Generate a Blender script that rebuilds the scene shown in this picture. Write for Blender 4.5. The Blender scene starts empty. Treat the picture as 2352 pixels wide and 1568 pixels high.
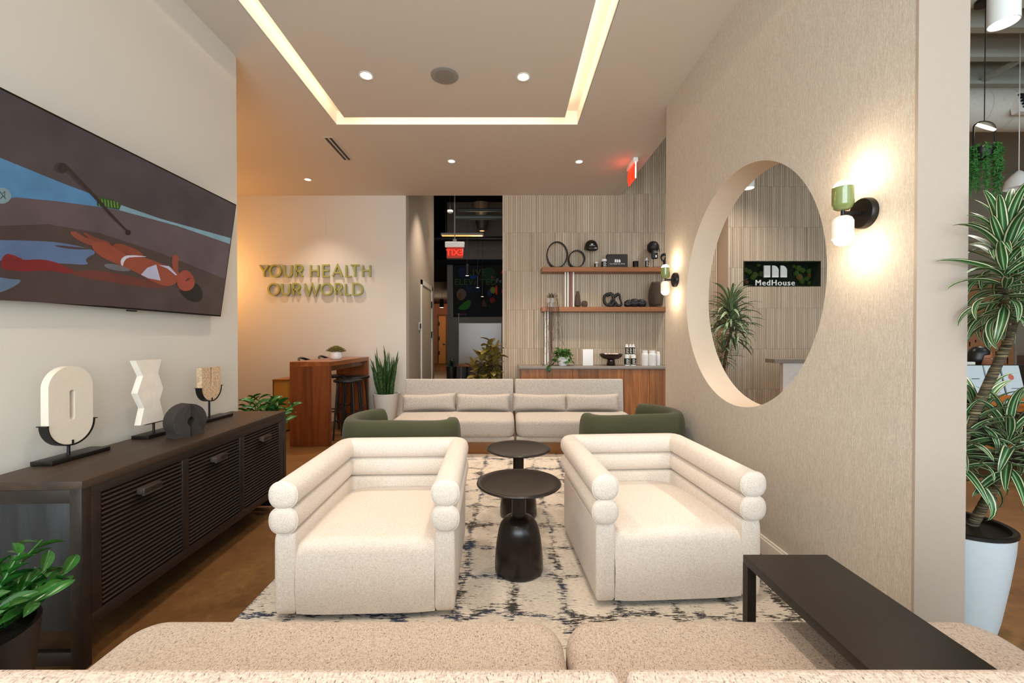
import bpy, bmesh, math, random
from mathutils import Vector, Matrix, Quaternion
random.seed(7)
sc = bpy.context.scene
C = sc.collection
PI = math.pi
# ------------------------------------------------------------------ camera, world, light
F, CX, CY, CH, PITCH = 960.0, 1163.0, 779.0, 1.35, math.radians(0.5)
cam_d = bpy.data.cameras.new('camera'); cam = bpy.data.objects.new('camera', cam_d); C.objects.link(cam)
cam_d.sensor_width = 36; cam_d.lens = F / 2352 * 36; cam_d.clip_start = 0.02; cam_d.clip_end = 200
cam_d.shift_x = (1176 - CX) / 2352
SHY = CY - 784 + F * math.tan(PITCH)
cam_d.shift_y = SHY / 2352
cam.location = (0, 0, CH); cam.rotation_euler = (PI / 2 - PITCH, 0, 0)
sc.camera = cam
w = bpy.data.worlds.new('world'); sc.world = w; w.use_nodes = True
w.node_tree.nodes['Background'].inputs[0].default_value = (0.72, 0.88, 1.0, 1)
w.node_tree.nodes['Background'].inputs[1].default_value = 0.55
sc.view_settings.view_transform = 'Standard'; sc.view_settings.look = 'None'
sc.view_settings.gamma = 1; sc.view_settings.use_curve_mapping = False
sc.view_settings.exposure = 0.24
WARM = (1.0, 0.84, 0.68); NEUT = (1.0, 0.92, 0.84); AMBER = (1.0, 0.50, 0.16)
def lamp(name, kind, loc, energy, color, rot=(0, 0, 0), **kw):
    d = bpy.data.lights.new(name, kind); d.energy = energy; d.color = color
    for k, v in kw.items(): setattr(d, k, v)
    o = bpy.data.objects.new(name, d); C.objects.link(o); o.location = loc; o.rotation_euler = rot
    return o
# daylight through the shop windows behind the camera (lounge side and reception side)
lamp('window_daylight', 'AREA', (-0.2, -2.4, 1.9), 260, (0.80, 0.93, 1.0), (PI / 2, 0, 0), shape='RECTANGLE', size=4.2, size_y=2.8)
lamp('window_daylight', 'AREA', (5.6, -2.4, 2.2), 110, (0.82, 0.94, 1.0), (PI / 2, 0, 0), shape='RECTANGLE', size=6, size_y=3.6)
def spot(loc, e, color=WARM, ang=95, blend=0.8, rad=0.06, aim=None):
    rot = (0, 0, 0)
    if aim is not None:
        rot = (Vector(aim) - Vector(loc)).to_track_quat('-Z', 'Y').to_euler()
    return lamp('spot_beam', 'SPOT', loc, e, color, rot, spot_size=math.radians(ang), spot_blend=blend, shadow_soft_size=rad)  # shared by the downlights and by unseen spots that have no fitting

# ------------------------------------------------------------------ pixel to place helpers (2352 x 1568 frame)
def ray(px, py):
    xc = (px - CX) / F; yc = -(py - 784 - SHY) / F
    return Vector((xc, math.cos(PITCH) + yc * math.sin(PITCH), yc * math.cos(PITCH) - math.sin(PITCH)))
def on_y(px, py, Y): d = ray(px, py); t = Y / d.y; return Vector((d.x * t, Y, CH + d.z * t))
def on_x(px, py, X): d = ray(px, py); t = X / d.x; return Vector((X, d.y * t, CH + d.z * t))
def on_z(px, py, Z): d = ray(px, py); t = (Z - CH) / d.z; return Vector((d.x * t, d.y * t, Z))

# ------------------------------------------------------------------ materials
def s2l(h):
    h = h.lstrip('#'); r = [int(h[i:i + 2], 16) / 255 for i in (0, 2, 4)]
    return tuple(((c / 12.92) if c <= .04045 else ((c + .055) / 1.055) ** 2.4) for c in r) + (1,)
def shade(c, k): return (min(1, c[0] * k), min(1, c[1] * k), min(1, c[2] * k), 1)
class NT:
    def __init__(s, name):
        s.m = bpy.data.materials.new(name); s.m.use_nodes = True; s.t = s.m.node_tree; s.b = s.t.nodes['Principled BSDF']
        s.tc = s.t.nodes.new('ShaderNodeTexCoord')
    def n(s, typ, **kw):
        nd = s.t.nodes.new(typ)
        for k, v in kw.items():
            if k.startswith('i_'):
                key = k[2:]; key = int(key) if key.isdigit() else key.replace('_', ' ')
                nd.inputs[key].default_value = v
            else: setattr(nd, k, v)
        return nd
    def l(s, a, b): s.t.links.new(a, b)
    def coord(s, scale=(1, 1, 1), rot=(0, 0, 0), src='Object'):
        mp = s.n('ShaderNodeMapping'); mp.inputs['Scale'].default_value = scale; mp.inputs['Rotation'].default_value = rot
        s.l(s.tc.outputs[src], mp.inputs[0]); return mp.outputs[0]
    def noise(s, co, scale=5, detail=4, rough=.55, dist=0):
        nd = s.n('ShaderNodeTexNoise'); nd.inputs['Scale'].default_value = scale; nd.inputs['Detail'].default_value = detail
        nd.inputs['Roughness'].default_value = rough; nd.inputs['Distortion'].default_value = dist
        s.l(co, nd.inputs['Vector']); return nd.outputs[0]
    def ramp(s, fac, stops):
        r = s.n('ShaderNodeValToRGB'); e = r.color_ramp.elements
        while len(e) < len(stops): e.new(0.5)
        for el, (p, c) in zip(e, stops): el.position = p; el.color = c
        s.l(fac, r.inputs[0]); return r.outputs[0]
    def mix(s, fac, a, b, mode='MIX'):
        m = s.n('ShaderNodeMix', data_type='RGBA', blend_type=mode)
        for sock, v in ((m.inputs[0], fac), (m.inputs[6], a), (m.inputs[7], b)):
            if hasattr(v, 'links'): s.l(v, sock)
            else: sock.default_value = v
        return m.outputs[2]
    def math(s, op, a, b=0.0):
        m = s.n('ShaderNodeMath', operation=op)
        for sock, v in ((m.inputs[0], a), (m.inputs[1], b)):
            if hasattr(v, 'links'): s.l(v, sock)
            else: sock.default_value = v
        return m.outputs[0]
    def bump(s, h, strength=.3, dist=.01):
        b = s.n('ShaderNodeBump'); b.inputs['Strength'].default_value = strength; b.inputs['Distance'].default_value = dist
        s.l(h, b.inputs['Height']); s.l(b.outputs[0], s.b.inputs['Normal'])
    def col(s, c):
        if hasattr(c, 'links'): s.l(c, s.b.inputs['Base Color'])
        else: s.b.inputs['Base Color'].default_value = c
MATS = {}
def plain(name, hexc, rough=.5, metal=0, bump=0, bscale=40, var=0.06, **kw):
    if name in MATS: return MATS[name]
    t = NT(name); c = s2l(hexc); co = t.coord()
    n = t.noise(co, bscale, 3)
    t.col(t.ramp(n, [(0.3, shade(c, 1 - var)), (0.7, shade(c, 1 + var))]))
    t.b.inputs['Roughness'].default_value = rough; t.b.inputs['Metallic'].default_value = metal
    if bump: t.bump(n, bump, .002)
    for k, v in kw.items(): t.b.inputs[k.replace('_', ' ')].default_value = v
    MATS[name] = t.m; return t.m
def emit(name, hexc, strength, base=None):
    if name in MATS: return MATS[name]
    t = NT(name); t.col(s2l(base or hexc)); t.b.inputs['Emission Color'].default_value = s2l(hexc)
    t.b.inputs['Emission Strength'].default_value = strength; MATS[name] = t.m; return t.m
def fabric(name, hexc, hex2, scale=260, rough=.9, fleck=None, fl=(.62, .72)):
    t = NT(name); co = t.coord()
    a = t.noise(t.coord((1, 1, .3)), scale, 2); b = t.noise(t.coord((.3, 1, 1)), scale, 2); c3 = t.noise(t.coord((1, .3, 1)), scale, 2)
    wv = t.math('MULTIPLY', t.math('ADD', t.math('ADD', a, b), c3), 1 / 3)
    c = t.ramp(wv, [(0.42, s2l(hex2)), (0.56, s2l(hexc))])
    big = t.noise(co, 3, 2); c = t.mix(t.math('MULTIPLY', big, .12), c, s2l(hex2))
    if fleck:
        f2 = t.noise(t.coord((1, .35, .6)), scale * 1.25, 3)
        c = t.mix(t.ramp(f2, [(fl[0], (0, 0, 0, 1)), (fl[1], (1, 1, 1, 1))]), c, s2l(fleck))
    t.col(c); t.b.inputs['Roughness'].default_value = rough
    t.b.inputs['Sheen Weight'].default_value = .08
    t.bump(wv, .5, .0015); MATS[name] = t.m; return t.m
def wood(name, h1, h2, axis='z', scale=9, rough=.42, bump=.08, rnd=0.0):
    t = NT(name)
    sc3 = {'x': (.07, 1, 1), 'y': (1, .07, 1), 'z': (1, 1, .07)}[axis]
    co = t.coord(sc3)
    n = t.noise(co, scale, 5, .6, 1.2); n2 = t.noise(co, scale * 7, 3)
    f = t.math('ADD', t.math('MULTIPLY', n, .8), t.math('MULTIPLY', n2, .2))
    c = t.ramp(f, [(0.32, s2l(h2)), (0.68, s2l(h1))])
    if rnd:
        oi = t.n('ShaderNodeObjectInfo'); k = t.math('ADD', t.math('MULTIPLY', oi.outputs['Random'], rnd * 2), 1 - rnd)
        cmb = t.n('ShaderNodeCombineColor')
        for i in range(3): t.l(k, cmb.inputs[i])
        c = t.mix(1.0, c, cmb.outputs[0], 'MULTIPLY')
    t.col(c); t.b.inputs['Roughness'].default_value = rough; t.bump(f, bump, .003)
    MATS[name] = t.m; return t.m

M_paint = plain('wall_paint', '#D3CCC1', .75, bump=.06, bscale=180, var=.015)
M_ceil = plain('ceiling_paint', '#CDC1B3', .8, bump=.03, bscale=120, var=.015)
M_cove = plain('cove_white', '#F4EDE0', .8, var=.01)
M_grey = plain('grey_paint', '#8F8981', .7, var=.03)
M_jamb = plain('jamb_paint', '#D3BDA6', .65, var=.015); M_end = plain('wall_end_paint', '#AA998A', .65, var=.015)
M_trimw = plain('white_trim', '#E9E1D5', .45, var=.01)
M_black = plain('black_metal', '#17130F', .38, metal=.3, var=.1)
M_blackw = plain('black_wood_paint', '#0E0E0E', .5, var=.15)
M_table = plain('bench_black', '#1A120B', .5, var=.05)
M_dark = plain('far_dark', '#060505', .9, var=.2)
M_bulb = emit('bulb', '#FFE3BE', 14)
M_down = emit('downlight_lens', '#FFF0DA', 9)
M_red = emit('exit_red', '#FF1E08', 3.0)
M_cream = fabric('cream_boucle', '#E6DBD0', '#D0C2B4', 300, fleck='#B3A391', fl=(.62, .74))
M_sofa = fabric('oatmeal_tweed', '#CFBFB1', '#AE9A8B', 300, fleck='#5E4E45', fl=(.58, .68))
M_sofa_far = fabric('oatmeal_tweed_far', '#C2B8AE', '#A2978D', 200, fleck='#62564E', fl=(.62, .72))
M_green = fabric('olive_felt', '#4A4A2E', '#38381F', 500)
M_walnut = wood('walnut', '#8F4A1E', '#53260D', 'z', 7, .35)
M_walnut_x = wood('walnut_x', '#A9631F', '#74400F', 'x', 8, .4)
M_plank = wood('cabinet_plank', '#AC6C32', '#744116', 'z', 9, .45, rnd=.3)
M_oak = wood('plinth_oak', '#96622E', '#6E431B', 'x', 6, .5)
M_stain = wood('black_stained', '#2A1D14', '#130D08', 'y', 10, .45, .15)
M_ebony = wood('ebonised', '#1F130D', '#0C0705', 'x', 12, .28, .1)
M_stone = plain('limestone', '#D9CCBA', .8, bump=.12, bscale=60, var=.02)
M_marble = plain('white_marble', '#E6DACB', .55, bump=.08, bscale=14, var=.07)
M_trav = plain('travertine', '#C9A987', .85, bump=.7, bscale=70, var=.3)
M_basalt = plain('basalt', '#2F2823', .75, bump=.6, bscale=160, var=.3)
M_potw = plain('white_pot', '#E6E0D6', .4, var=.02)
M_potblue = plain('grey_white_pot', '#BFC6CA', .35, var=.02)
M_potd = plain('dark_pot', '#1B120D', .5, var=.1)
M_soil = plain('gravel', '#2A2622', .8, bump=1.0, bscale=60, var=.6)
M_glassd = plain('smoked_glass', '#B5A89C', .06, var=.02, Transmission_Weight=.9, IOR=1.15)
M_white = plain('white_plastic', '#F0EEEA', .4, var=.01)
M_olive_letter = plain('letter_green', '#9A9A50', .5, var=.03)
t = NT('cane_bark'); co = t.coord((1, 1, 60)); wv = t.noise(t.coord((8, 8, 170)), 1.0, 2)
t.col(t.ramp(wv, [(.4, s2l('#2F2A1C')), (.55, s2l('#5B4A30')), (.66, s2l('#8B7A55'))])); t.b.inputs['Roughness'].default_value = .85; t.bump(wv, .6, .004); M_trunk = t.m
M_gold = plain('gold_panel', '#B07A28', .4, metal=.0, var=.03)
M_counter = plain('grey_counter', '#8F857B', .5, var=.06, bscale=200)
M_skin = plain('skin', '#A8694A', .5, var=.04, Subsurface_Weight=.1)
M_hair = plain('black_hair', '#0A0807', .35, var=.3, bscale=90)

def leafmat(name, h1, h2, stripe=None, rough=.35):
    t = NT(name); co = t.coord()
    sx = t.n('ShaderNodeSeparateXYZ'); t.l(t.tc.outputs['UV'], sx.inputs[0])
    oi = t.n('ShaderNodeObjectInfo')
    n = t.noise(co, 30, 3)
    base = t.mix(n, s2l(h2), s2l(h1))
    d = t.math('ABSOLUTE', t.math('SUBTRACT', sx.outputs[1], .5))
    if stripe == 'variegated':
        wob = t.math('ADD', d, t.math('MULTIPLY', t.math('SUBTRACT', t.noise(t.coord((.4, 12, 1), src='UV'), 6, 2), .5), .05))
        c = t.ramp(wob, [(0.0, s2l('#C9CFA8')), (0.035, s2l('#5E8A55')), (0.12, s2l(h1)), (0.30, s2l(h2)), (0.335, s2l('#D2D2A8')), (0.40, s2l('#CFCCA0')), (0.43, s2l(h2))])
        base = c
    elif stripe == 'edge':
        base = t.mix(t.ramp(d, [(.36, (0, 0, 0, 1)), (.42, (1, 1, 1, 1))]), base, s2l('#A5A455'))
    elif stripe == 'band':
        b2 = t.noise(t.coord((40, 2, 1), src='UV'), 1, 3)
        base = t.mix(t.ramp(b2, [(.45, (0, 0, 0, 1)), (.6, (1, 1, 1, 1))]), s2l(h1), s2l(h2))
    else:
        base = t.mix(t.ramp(d, [(0, (.6, .6, .6, 1)), (.05, (0, 0, 0, 1))]), base, shade(s2l(h1), 1.6))
    k = t.math('ADD', t.math('MULTIPLY', oi.outputs['Random'], .5), .75)
    cmb = t.n('ShaderNodeCombineColor')
    for i in range(3): t.l(k, cmb.inputs[i])
    t.col(t.mix(1.0, base, cmb.outputs[0], 'MULTIPLY')); t.b.inputs['Roughness'].default_value = rough
    MATS[name] = t.m; return t.m
L_dra = leafmat('dracaena_leaf', '#2E5A2C', '#173A1A', 'variegated', rough=.5)
L_zz = leafmat('zz_leaf', '#316E27', '#184014', rough=.22)
L_rub = leafmat('rubber_leaf', '#8A7A3C', '#5E4A22', rough=.3)
L_snake = leafmat('snake_leaf', '#23401E', '#4F6E3A', 'band')
L_pothos = leafmat('pothos_leaf', '#47702A', '#284A1B')
L_succ = leafmat('succulent_leaf', '#B0A560', '#6F6A35')
L_pearl = leafmat('bead_leaf', '#5C9A50', '#3E7A3A')

# slat tile, grasscloth, concrete, rug
t = NT('fluted_tile'); a = t.n('ShaderNodeAttribute', attribute_name='tone')
c = t.ramp(a.outputs['Fac'], [(0, s2l('#B7A189')), (.5, s2l('#CDB9A0')), (1, s2l('#DFCFBA'))])
g = t.noise(t.coord((30, 30, 2)), 6, 3); c = t.mix(t.math('MULTIPLY', g, .3), c, s2l('#94785C'))
t.col(c); t.b.inputs['Roughness'].default_value = .6; M_slat = t.m
M_slatback = plain('tile_grout', '#7A6650', .9, var=.05)
t = NT('grasscloth')
n1 = t.noise(t.coord((1, 1, .05)), 480, 3, .7); n2 = t.noise(t.coord((1, 1, .25)), 420, 2); n3 = t.noise(t.coord((1, 1, .1)), 25, 3)
h = t.math('ADD', t.math('MULTIPLY', n1, .6), t.math('MULTIPLY', n2, .4))
c = t.ramp(h, [(0.36, s2l('#ADA294')), (.5, s2l('#C5BBAD')), (.64, s2l('#DAD2C6'))])
c = t.mix(t.math('MULTIPLY', n3, .25), c, s2l('#B3A28C'))
t.col(c); t.b.inputs['Roughness'].default_value = .85; t.bump(h, .35, .002); M_grass = t.m
t = NT('stained_concrete')
n1 = t.noise(t.coord(), 1.3, 6, .65, .6); n2 = t.noise(t.coord(), 22, 5, .7); n3 = t.noise(t.coord(), 260, 2)
h = t.math('ADD', t.math('MULTIPLY', n1, .65), t.math('MULTIPLY', n2, .35))
c = t.ramp(h, [(.36, s2l('#5A3C22')), (.52, s2l('#7C5733')), (.66, s2l('#94703F'))])
t.col(t.mix(t.math('MULTIPLY', n3, .35), c, s2l('#3E2815'))); t.b.inputs['Roughness'].default_value = .33; t.bump(n3, .04, .001); M_floor = t.m
t = NT('rug_weave')
sep = t.n('ShaderNodeSeparateXYZ'); t.l(t.coord(), sep.inputs[0])
X, Y = sep.outputs[0], sep.outputs[1]
wa = t.noise(t.coord(), 3.2, 5, .65); wb = t.noise(t.coord((1.1, .9, 1), (0, 0, 1.1)), 3.0, 5, .65)
def gridline(v, period, wob, wd):
    u = t.math('ADD', t.math('DIVIDE', v, period), t.math('MULTIPLY', wob, .75))
    return t.ramp(t.math('ABSOLUTE', t.math('SUBTRACT', t.math('FRACT', u), .5)), [(0, (1, 1, 1, 1)), (wd, (0, 0, 0, 1))])
g1 = gridline(X, .27, wa, .16); g2 = gridline(Y, .33, wb, .12)
g = t.math('MAXIMUM', g1, g2)
patch = t.noise(t.coord(), 4.5, 4, .7); fine = t.noise(t.coord((.16, 1, 1)), 130, 4, .75)
m = t.math('MULTIPLY', t.math('ADD', t.math('MULTIPLY', g, .50), t.math('ADD', t.math('MULTIPLY', patch, 2.0), t.math('MULTIPLY', fine, 3.0))), .3)
mask = t.ramp(m, [(.85, (0, 0, 0, 1)), (.885, (1, 1, 1, 1))])
ink = t.ramp(t.noise(t.coord(), 2.2, 2), [(.42, s2l('#2B3A52')), (.56, s2l('#3A332D'))])
th = t.noise(t.coord((.12, 1, 1)), 300, 2)
base = t.ramp(th, [(.3, s2l('#B9AC9B')), (.6, s2l('#DBD0C2'))])
t.col(t.mix(mask, base, ink)); t.b.inputs['Roughness'].default_value = .95; t.bump(th, .5, .002); M_rug = t.m

# ------------------------------------------------------------------ mesh helpers
def basis(o):
    m = o.matrix_basis.copy()
    while o.parent: o = o.parent; m = o.matrix_basis @ m
    return m
class MB:
    def __init__(s): s.v = []; s.f = []; s.uv = None; s.tone = []
    def add(s, vs, fs, mtx=None, tone=None):
        k = len(s.v); s.v += [(mtx @ Vector(p)) if mtx else Vector(p) for p in vs]
        s.f += [tuple(i + k for i in q) for q in fs]
        if tone is not None: s.tone += [tone] * len(fs)
        return s
    def box(s, a, b, mtx=None, tone=None):
        x0, y0, z0 = a; x1, y1, z1 = b
        return s.add([(x0, y0, z0), (x1, y0, z0), (x1, y1, z0), (x0, y1, z0), (x0, y0, z1), (x1, y0, z1), (x1, y1, z1), (x0, y1, z1)],
                     [(0, 3, 2, 1), (4, 5, 6, 7), (0, 1, 5, 4), (1, 2, 6, 5), (2, 3, 7, 6), (3, 0, 4, 7)], mtx, tone)
    def rbox(s, a, b, r=.01, seg=2, mtx=None):
        bm = bmesh.new(); bmesh.ops.create_cube(bm, size=1)
        for v in bm.verts: v.co = Vector([(a[i] + b[i]) / 2 + v.co[i] * (b[i] - a[i]) for i in range(3)])
        bmesh.ops.bevel(bm, geom=bm.edges[:], offset=r, segments=seg, affect='EDGES', profile=.5)
        bm.verts.index_update(); s.add([v.co.copy() for v in bm.verts], [[v.index for v in f.verts] for f in bm.faces], mtx); bm.free(); return s
    def cyl(s, p0, p1, r0, r1=None, n=16, caps=True):
        r1 = r0 if r1 is None else r1; p0 = Vector(p0); p1 = Vector(p1); q = (p1 - p0).to_track_quat('Z', 'Y')
        ring = lambda p, r: [p + q @ Vector((r * math.cos(2 * PI * i / n), r * math.sin(2 * PI * i / n), 0)) for i in range(n)]
        fs = [(i, (i + 1) % n, n + (i + 1) % n, n + i) for i in range(n)]
        if caps: fs += [tuple(range(n - 1, -1, -1)), tuple(range(n, 2 * n))]
        return s.add(ring(p0, r0) + ring(p1, r1), fs)
    def lathe(s, prof, c=(0, 0, 0), n=32, sx=1, sy=1, mtx=None):
        vs, fs = [], []
        for r, z in prof:
            for i in range(n): a = 2 * PI * i / n; vs.append((c[0] + r * sx * math.cos(a), c[1] + r * sy * math.sin(a), c[2] + z))
        for j in range(len(prof) - 1):
            for i in range(n): k = (i + 1) % n; fs.append((j * n + i, j * n + k, (j + 1) * n + k, (j + 1) * n + i))
        if prof[0][0] > 1e-4: fs.append(tuple(range(n - 1, -1, -1)))
        if prof[-1][0] > 1e-4: fs.append(tuple((len(prof) - 1) * n + i for i in range(n)))
        return s.add(vs, fs, mtx)
    def tube(s, pts, r, n=10):
        pts = [Vector(p) for p in pts]; rr = r if callable(r) else (lambda t: r)
        vs, fs = [], []; N = None; L = len(pts)
        for i, p in enumerate(pts):
            T = (pts[min(i + 1, L - 1)] - pts[max(i - 1, 0)]).normalized()
            if N is None: N = T.orthogonal().normalized()
            N = (N - T * N.dot(T)).normalized(); B = T.cross(N); q = rr(i / (L - 1))
            vs += [p + q * (N * math.cos(2 * PI * k / n) + B * math.sin(2 * PI * k / n)) for k in range(n)]
        for i in range(L - 1):
            for k in range(n): m = (k + 1) % n; fs.append((i * n + k, i * n + m, (i + 1) * n + m, (i + 1) * n + k))
        fs += [tuple(range(n - 1, -1, -1)), tuple(range((L - 1) * n, L * n))]
        return s.add(vs, fs)
    def sweep(s, path, sec, dome=0, closed=False):
        """path: (x, y) points, sec: (n, z) section, n to the left of travel"""
        P = [Vector((p[0], p[1])) for p in path]; L = len(P); rings = []
        cz = sum(q[1] for q in sec) / len(sec); cn = sum(q[0] for q in sec) / len(sec)
        def frame(i):
            a = P[i] - P[i - 1] if (i > 0 or closed) else P[1] - P[0]
            b = P[(i + 1) % L] - P[i] if (i < L - 1 or closed) else a
            a.normalize(); b.normalize(); T = (a + b).normalized(); k = 1 / max(.35, T.dot(a))
            return Vector((-T.y, T.x)) * k, T
        def ring(c, Nn, k=1): return [(c.x + Nn.x * (cn + (q[0] - cn) * k), c.y + Nn.y * (cn + (q[0] - cn) * k), cz + (q[1] - cz) * k) for q in sec]
        if dome and not closed:
            N0, T0 = frame(0)
            for a in (.25, .55, .8): rings.append(ring(P[0] - T0 * dome * math.cos(a * PI / 2), N0, math.sin(a * PI / 2) ** .55))
        for i in range(L): N0, T0 = frame(i); rings.append(ring(P[i], N0))
        if dome and not closed:
            for a in (.8, .55, .25): rings.append(ring(P[-1] + T0 * dome * math.cos(a * PI / 2), N0, math.sin(a * PI / 2) ** .55))
        n = len(sec); vs = [v for r in rings for v in r]; fs = []; R = len(rings)
        for i in range(R if closed else R - 1):
            j = (i + 1) % R
            for k in range(n): m = (k + 1) % n; fs.append((i * n + k, j * n + k, j * n + m, i * n + m))
        if not closed: fs += [tuple(range(n)), tuple(range(R * n - 1, (R - 1) * n - 1, -1))]
        return s.add(vs, fs)
    def prism(s, poly, d, mtx=None):
        """poly: list of 3-D points in order, extruded by vector d"""
        n = len(poly); d = Vector(d); vs = [Vector(p) for p in poly] + [Vector(p) + d for p in poly]
        return s.add(vs, [tuple(range(n)), tuple(range(2 * n - 1, n - 1, -1))] + [(i, n + i, n + (i + 1) % n, (i + 1) % n) for i in range(n)], mtx)
    def blob(s, c, d, p=2.6, nu=20, nv=12, mtx=None):
        f = lambda w, e: math.copysign(abs(w) ** e, w); e = 2 / p; vs, fs = [], []
        for j in range(nv + 1):
            ph = -PI / 2 + PI * j / nv
            for i in range(nu):
                th = 2 * PI * i / nu
                vs.append((c[0] + d[0] * f(math.cos(ph), e) * f(math.cos(th), e), c[1] + d[1] * f(math.cos(ph), e) * f(math.sin(th), e), c[2] + d[2] * f(math.sin(ph), e)))
        for j in range(nv):
            for i in range(nu): k = (i + 1) % nu; fs.append((j * nu + i, j * nu + k, (j + 1) * nu + k, (j + 1) * nu + i))
        return s.add(vs, fs, mtx)
    def make(s, name, mat, parent=None, world=True, smooth=35, label=None, kind=None, mats=None):
        me = bpy.data.meshes.new(name)
        if parent and world:
            im = basis(parent).inverted(); vs = [im @ v for v in s.v]
        else: vs = s.v
        me.from_pydata([tuple(v) for v in vs], [], s.f); me.validate()
        bm = bmesh.new(); bm.from_mesh(me); bmesh.ops.remove_doubles(bm, verts=bm.verts[:], dist=1e-6)
        if not s.tone: bmesh.ops.recalc_face_normals(bm, faces=bm.faces[:])
        bm.to_mesh(me); bm.free()
        if s.tone and len(me.polygons) == len(s.tone):
            at = me.attributes.new('tone', 'FLOAT', 'FACE')
            for i, v in enumerate(s.tone): at.data[i].value = v
        if smooth:
            for p in me.polygons: p.use_smooth = True
            me.set_sharp_from_angle(angle=math.radians(smooth))
        me.materials.append(mat)
        o = bpy.data.objects.new(name, me); C.objects.link(o)
        if parent: o.parent = parent
        if label: o['label'] = label
        if kind: o['kind'] = kind
        return o
def thing(name, label, cat, loc=(0, 0, 0), rz=0, group=None):
    o = bpy.data.objects.new(name, None); C.objects.link(o); o.location = loc; o.rotation_euler = (0, 0, rz)
    o.empty_display_size = .05; o['label'] = label; o['category'] = cat
    if group: o['group'] = group
    return o
def tag(o, label, cat, group=None):
    o['label'] = label; o['category'] = cat
    if group: o['group'] = group
    return o
def struct(o): o['kind'] = 'structure'; return o
def dup(root, loc=None, rz=None, label=None, group=None):
    r = root.copy(); C.objects.link(r)
    if loc is not None: r.location = loc
    if rz is not None: r.rotation_euler = (0, 0, rz)
    if label: r['label'] = label
    if group: r['group'] = group
    def kids(a, b):
        for ch in list(a.children):
            c = ch.copy(); C.objects.link(c); c.parent = b; kids(ch, c)
    kids(root, r); return r
def superell(rn, rz, cz, p=3.0, n=20, cn=0):
    out = []
    for i in range(n):
        a = 2 * PI * i / n; c, s_ = math.cos(a), math.sin(a)
        out.append((cn + rn * math.copysign(abs(c) ** (2 / p), c), cz + rz * math.copysign(abs(s_) ** (2 / p), s_)))
    return out
def arcpath(corners, r, seg=6):
    """rounds the inner corners of an open polyline"""
    out = [Vector(corners[0])]
    for i in range(1, len(corners) - 1):
        p = Vector(corners[i]); a = (Vector(corners[i - 1]) - p); b = (Vector(corners[i + 1]) - p)
        a.normalize(); b.normalize(); p0 = p + a * r; p1 = p + b * r
        for k in range(seg + 1): u = k / seg; out.append((1 - u) ** 2 * p0 + 2 * u * (1 - u) * p + u * u * p1)
    out.append(Vector(corners[-1])); return out
def chaikin(pts, it=2, closed=True):
    for _ in range(it):
        q = []; L = len(pts)
        for i in range(L if closed else L - 1):
            a = Vector(pts[i]); b = Vector(pts[(i + 1) % L]); q += [a * .75 + b * .25, a * .25 + b * .75]
        if not closed: q = [Vector(pts[0])] + q + [Vector(pts[-1])]
        pts = q
    return pts
def text_mb(s, size, ext, mtx, spacing=1.0):
    cu = bpy.data.curves.new('lettering', 'FONT'); cu.body = s; cu.size = size; cu.extrude = ext; cu.align_x = 'CENTER'; cu.align_y = 'CENTER'
    cu.space_character = spacing; cu.resolution_u = 3
    ob = bpy.data.objects.new('lettering', cu); C.objects.link(ob); bpy.context.view_layer.update()
    me = bpy.data.meshes.new_from_object(ob.evaluated_get(bpy.context.evaluated_depsgraph_get()))
    mb = MB(); mb.add([v.co.copy() for v in me.vertices], [tuple(p.vertices) for p in me.polygons], mtx)
    bpy.data.objects.remove(ob); bpy.data.curves.remove(cu); bpy.data.meshes.remove(me); return mb
FRONT = Matrix(((1, 0, 0, 0), (0, 0, -1, 0), (0, 1, 0, 0), (0, 0, 0, 1)))   # text facing -Y
def at(p, m=FRONT): return Matrix.Translation(Vector(p)) @ m

# ------------------------------------------------------------------ setting
W, WT, ZC, YB, LX, LYE = 1.62, .20, 3.71, 6.886, -2.256, 3.51
fl = struct(MB().box((-6, -3, -.1), (12, 24, 0)).make('floor', M_floor))
# ceilings: lounge soffit with light cove
cx0, cx1, cy1 = -1.874, .79, 4.624; ix0, ix1, iy1 = -1.727, .624, 4.469; cy0, iy0 = -1.0, -.85
m = MB(); T = .16
m.box((-5.2, -3, ZC), (cx0, YB, ZC + T)); m.box((cx1, -3, ZC), (W + .24, YB, ZC + T))
m.box((cx0, cy1, ZC), (cx1, YB, ZC + T)); m.box((cx0, -3, ZC), (cx1, cy0, ZC + T))
m.box((-5.2, -3, ZC + T), (W + .24, YB, ZC + T + .05))
ceil = struct(m.make('ceiling', M_ceil, smooth=0))
struct(MB().box((ix0, iy0, ZC), (ix1, iy1, ZC + .06)).make('ceiling_panel', M_ceil, ceil, smooth=0))
m = MB()
e = .004
m.box((cx0 + e, cy0, ZC + .001), (cx0 + .01, cy1, ZC + T)); m.box((cx1 - .01, cy0, ZC + .001), (cx1 - e, cy1, ZC + T))
m.box((cx0, cy1 - .01, ZC + .001), (cx1, cy1 - e, ZC + T)); m.box((cx0, cy0, ZC + T - .01), (cx1, cy1, ZC + T - e))
struct(m.make('cove_lining', M_cove, ceil, smooth=0))
M_led = emit('cove_led', '#FFD0A0', 2.4)
m = MB()
m.box((ix0 + .02, iy0, ZC + .065), (ix0 + .035, iy1 - .02, ZC + .08)); m.box((ix1 - .035, iy0, ZC + .065), (ix1 - .02, iy1 - .02, ZC + .08)); m.box((ix0 + .02, iy1 - .035, ZC + .065), (ix1 - .02, iy1 - .02, ZC + .08))
m.make('led_strip', M_led, ceil, smooth=0)
for a, b, rot in (((ix0 + .03, 1.8), 5.2, (0, math.radians(120), 0)), ((ix1 - .03, 1.8), 5.2, (0, math.radians(-120), 0))):
    lamp('cove_glow', 'AREA', (a[0], a[1], ZC + .085), 7, (1, .78, .55), rot, shape='RECTANGLE', size=.02, size_y=b)
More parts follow.
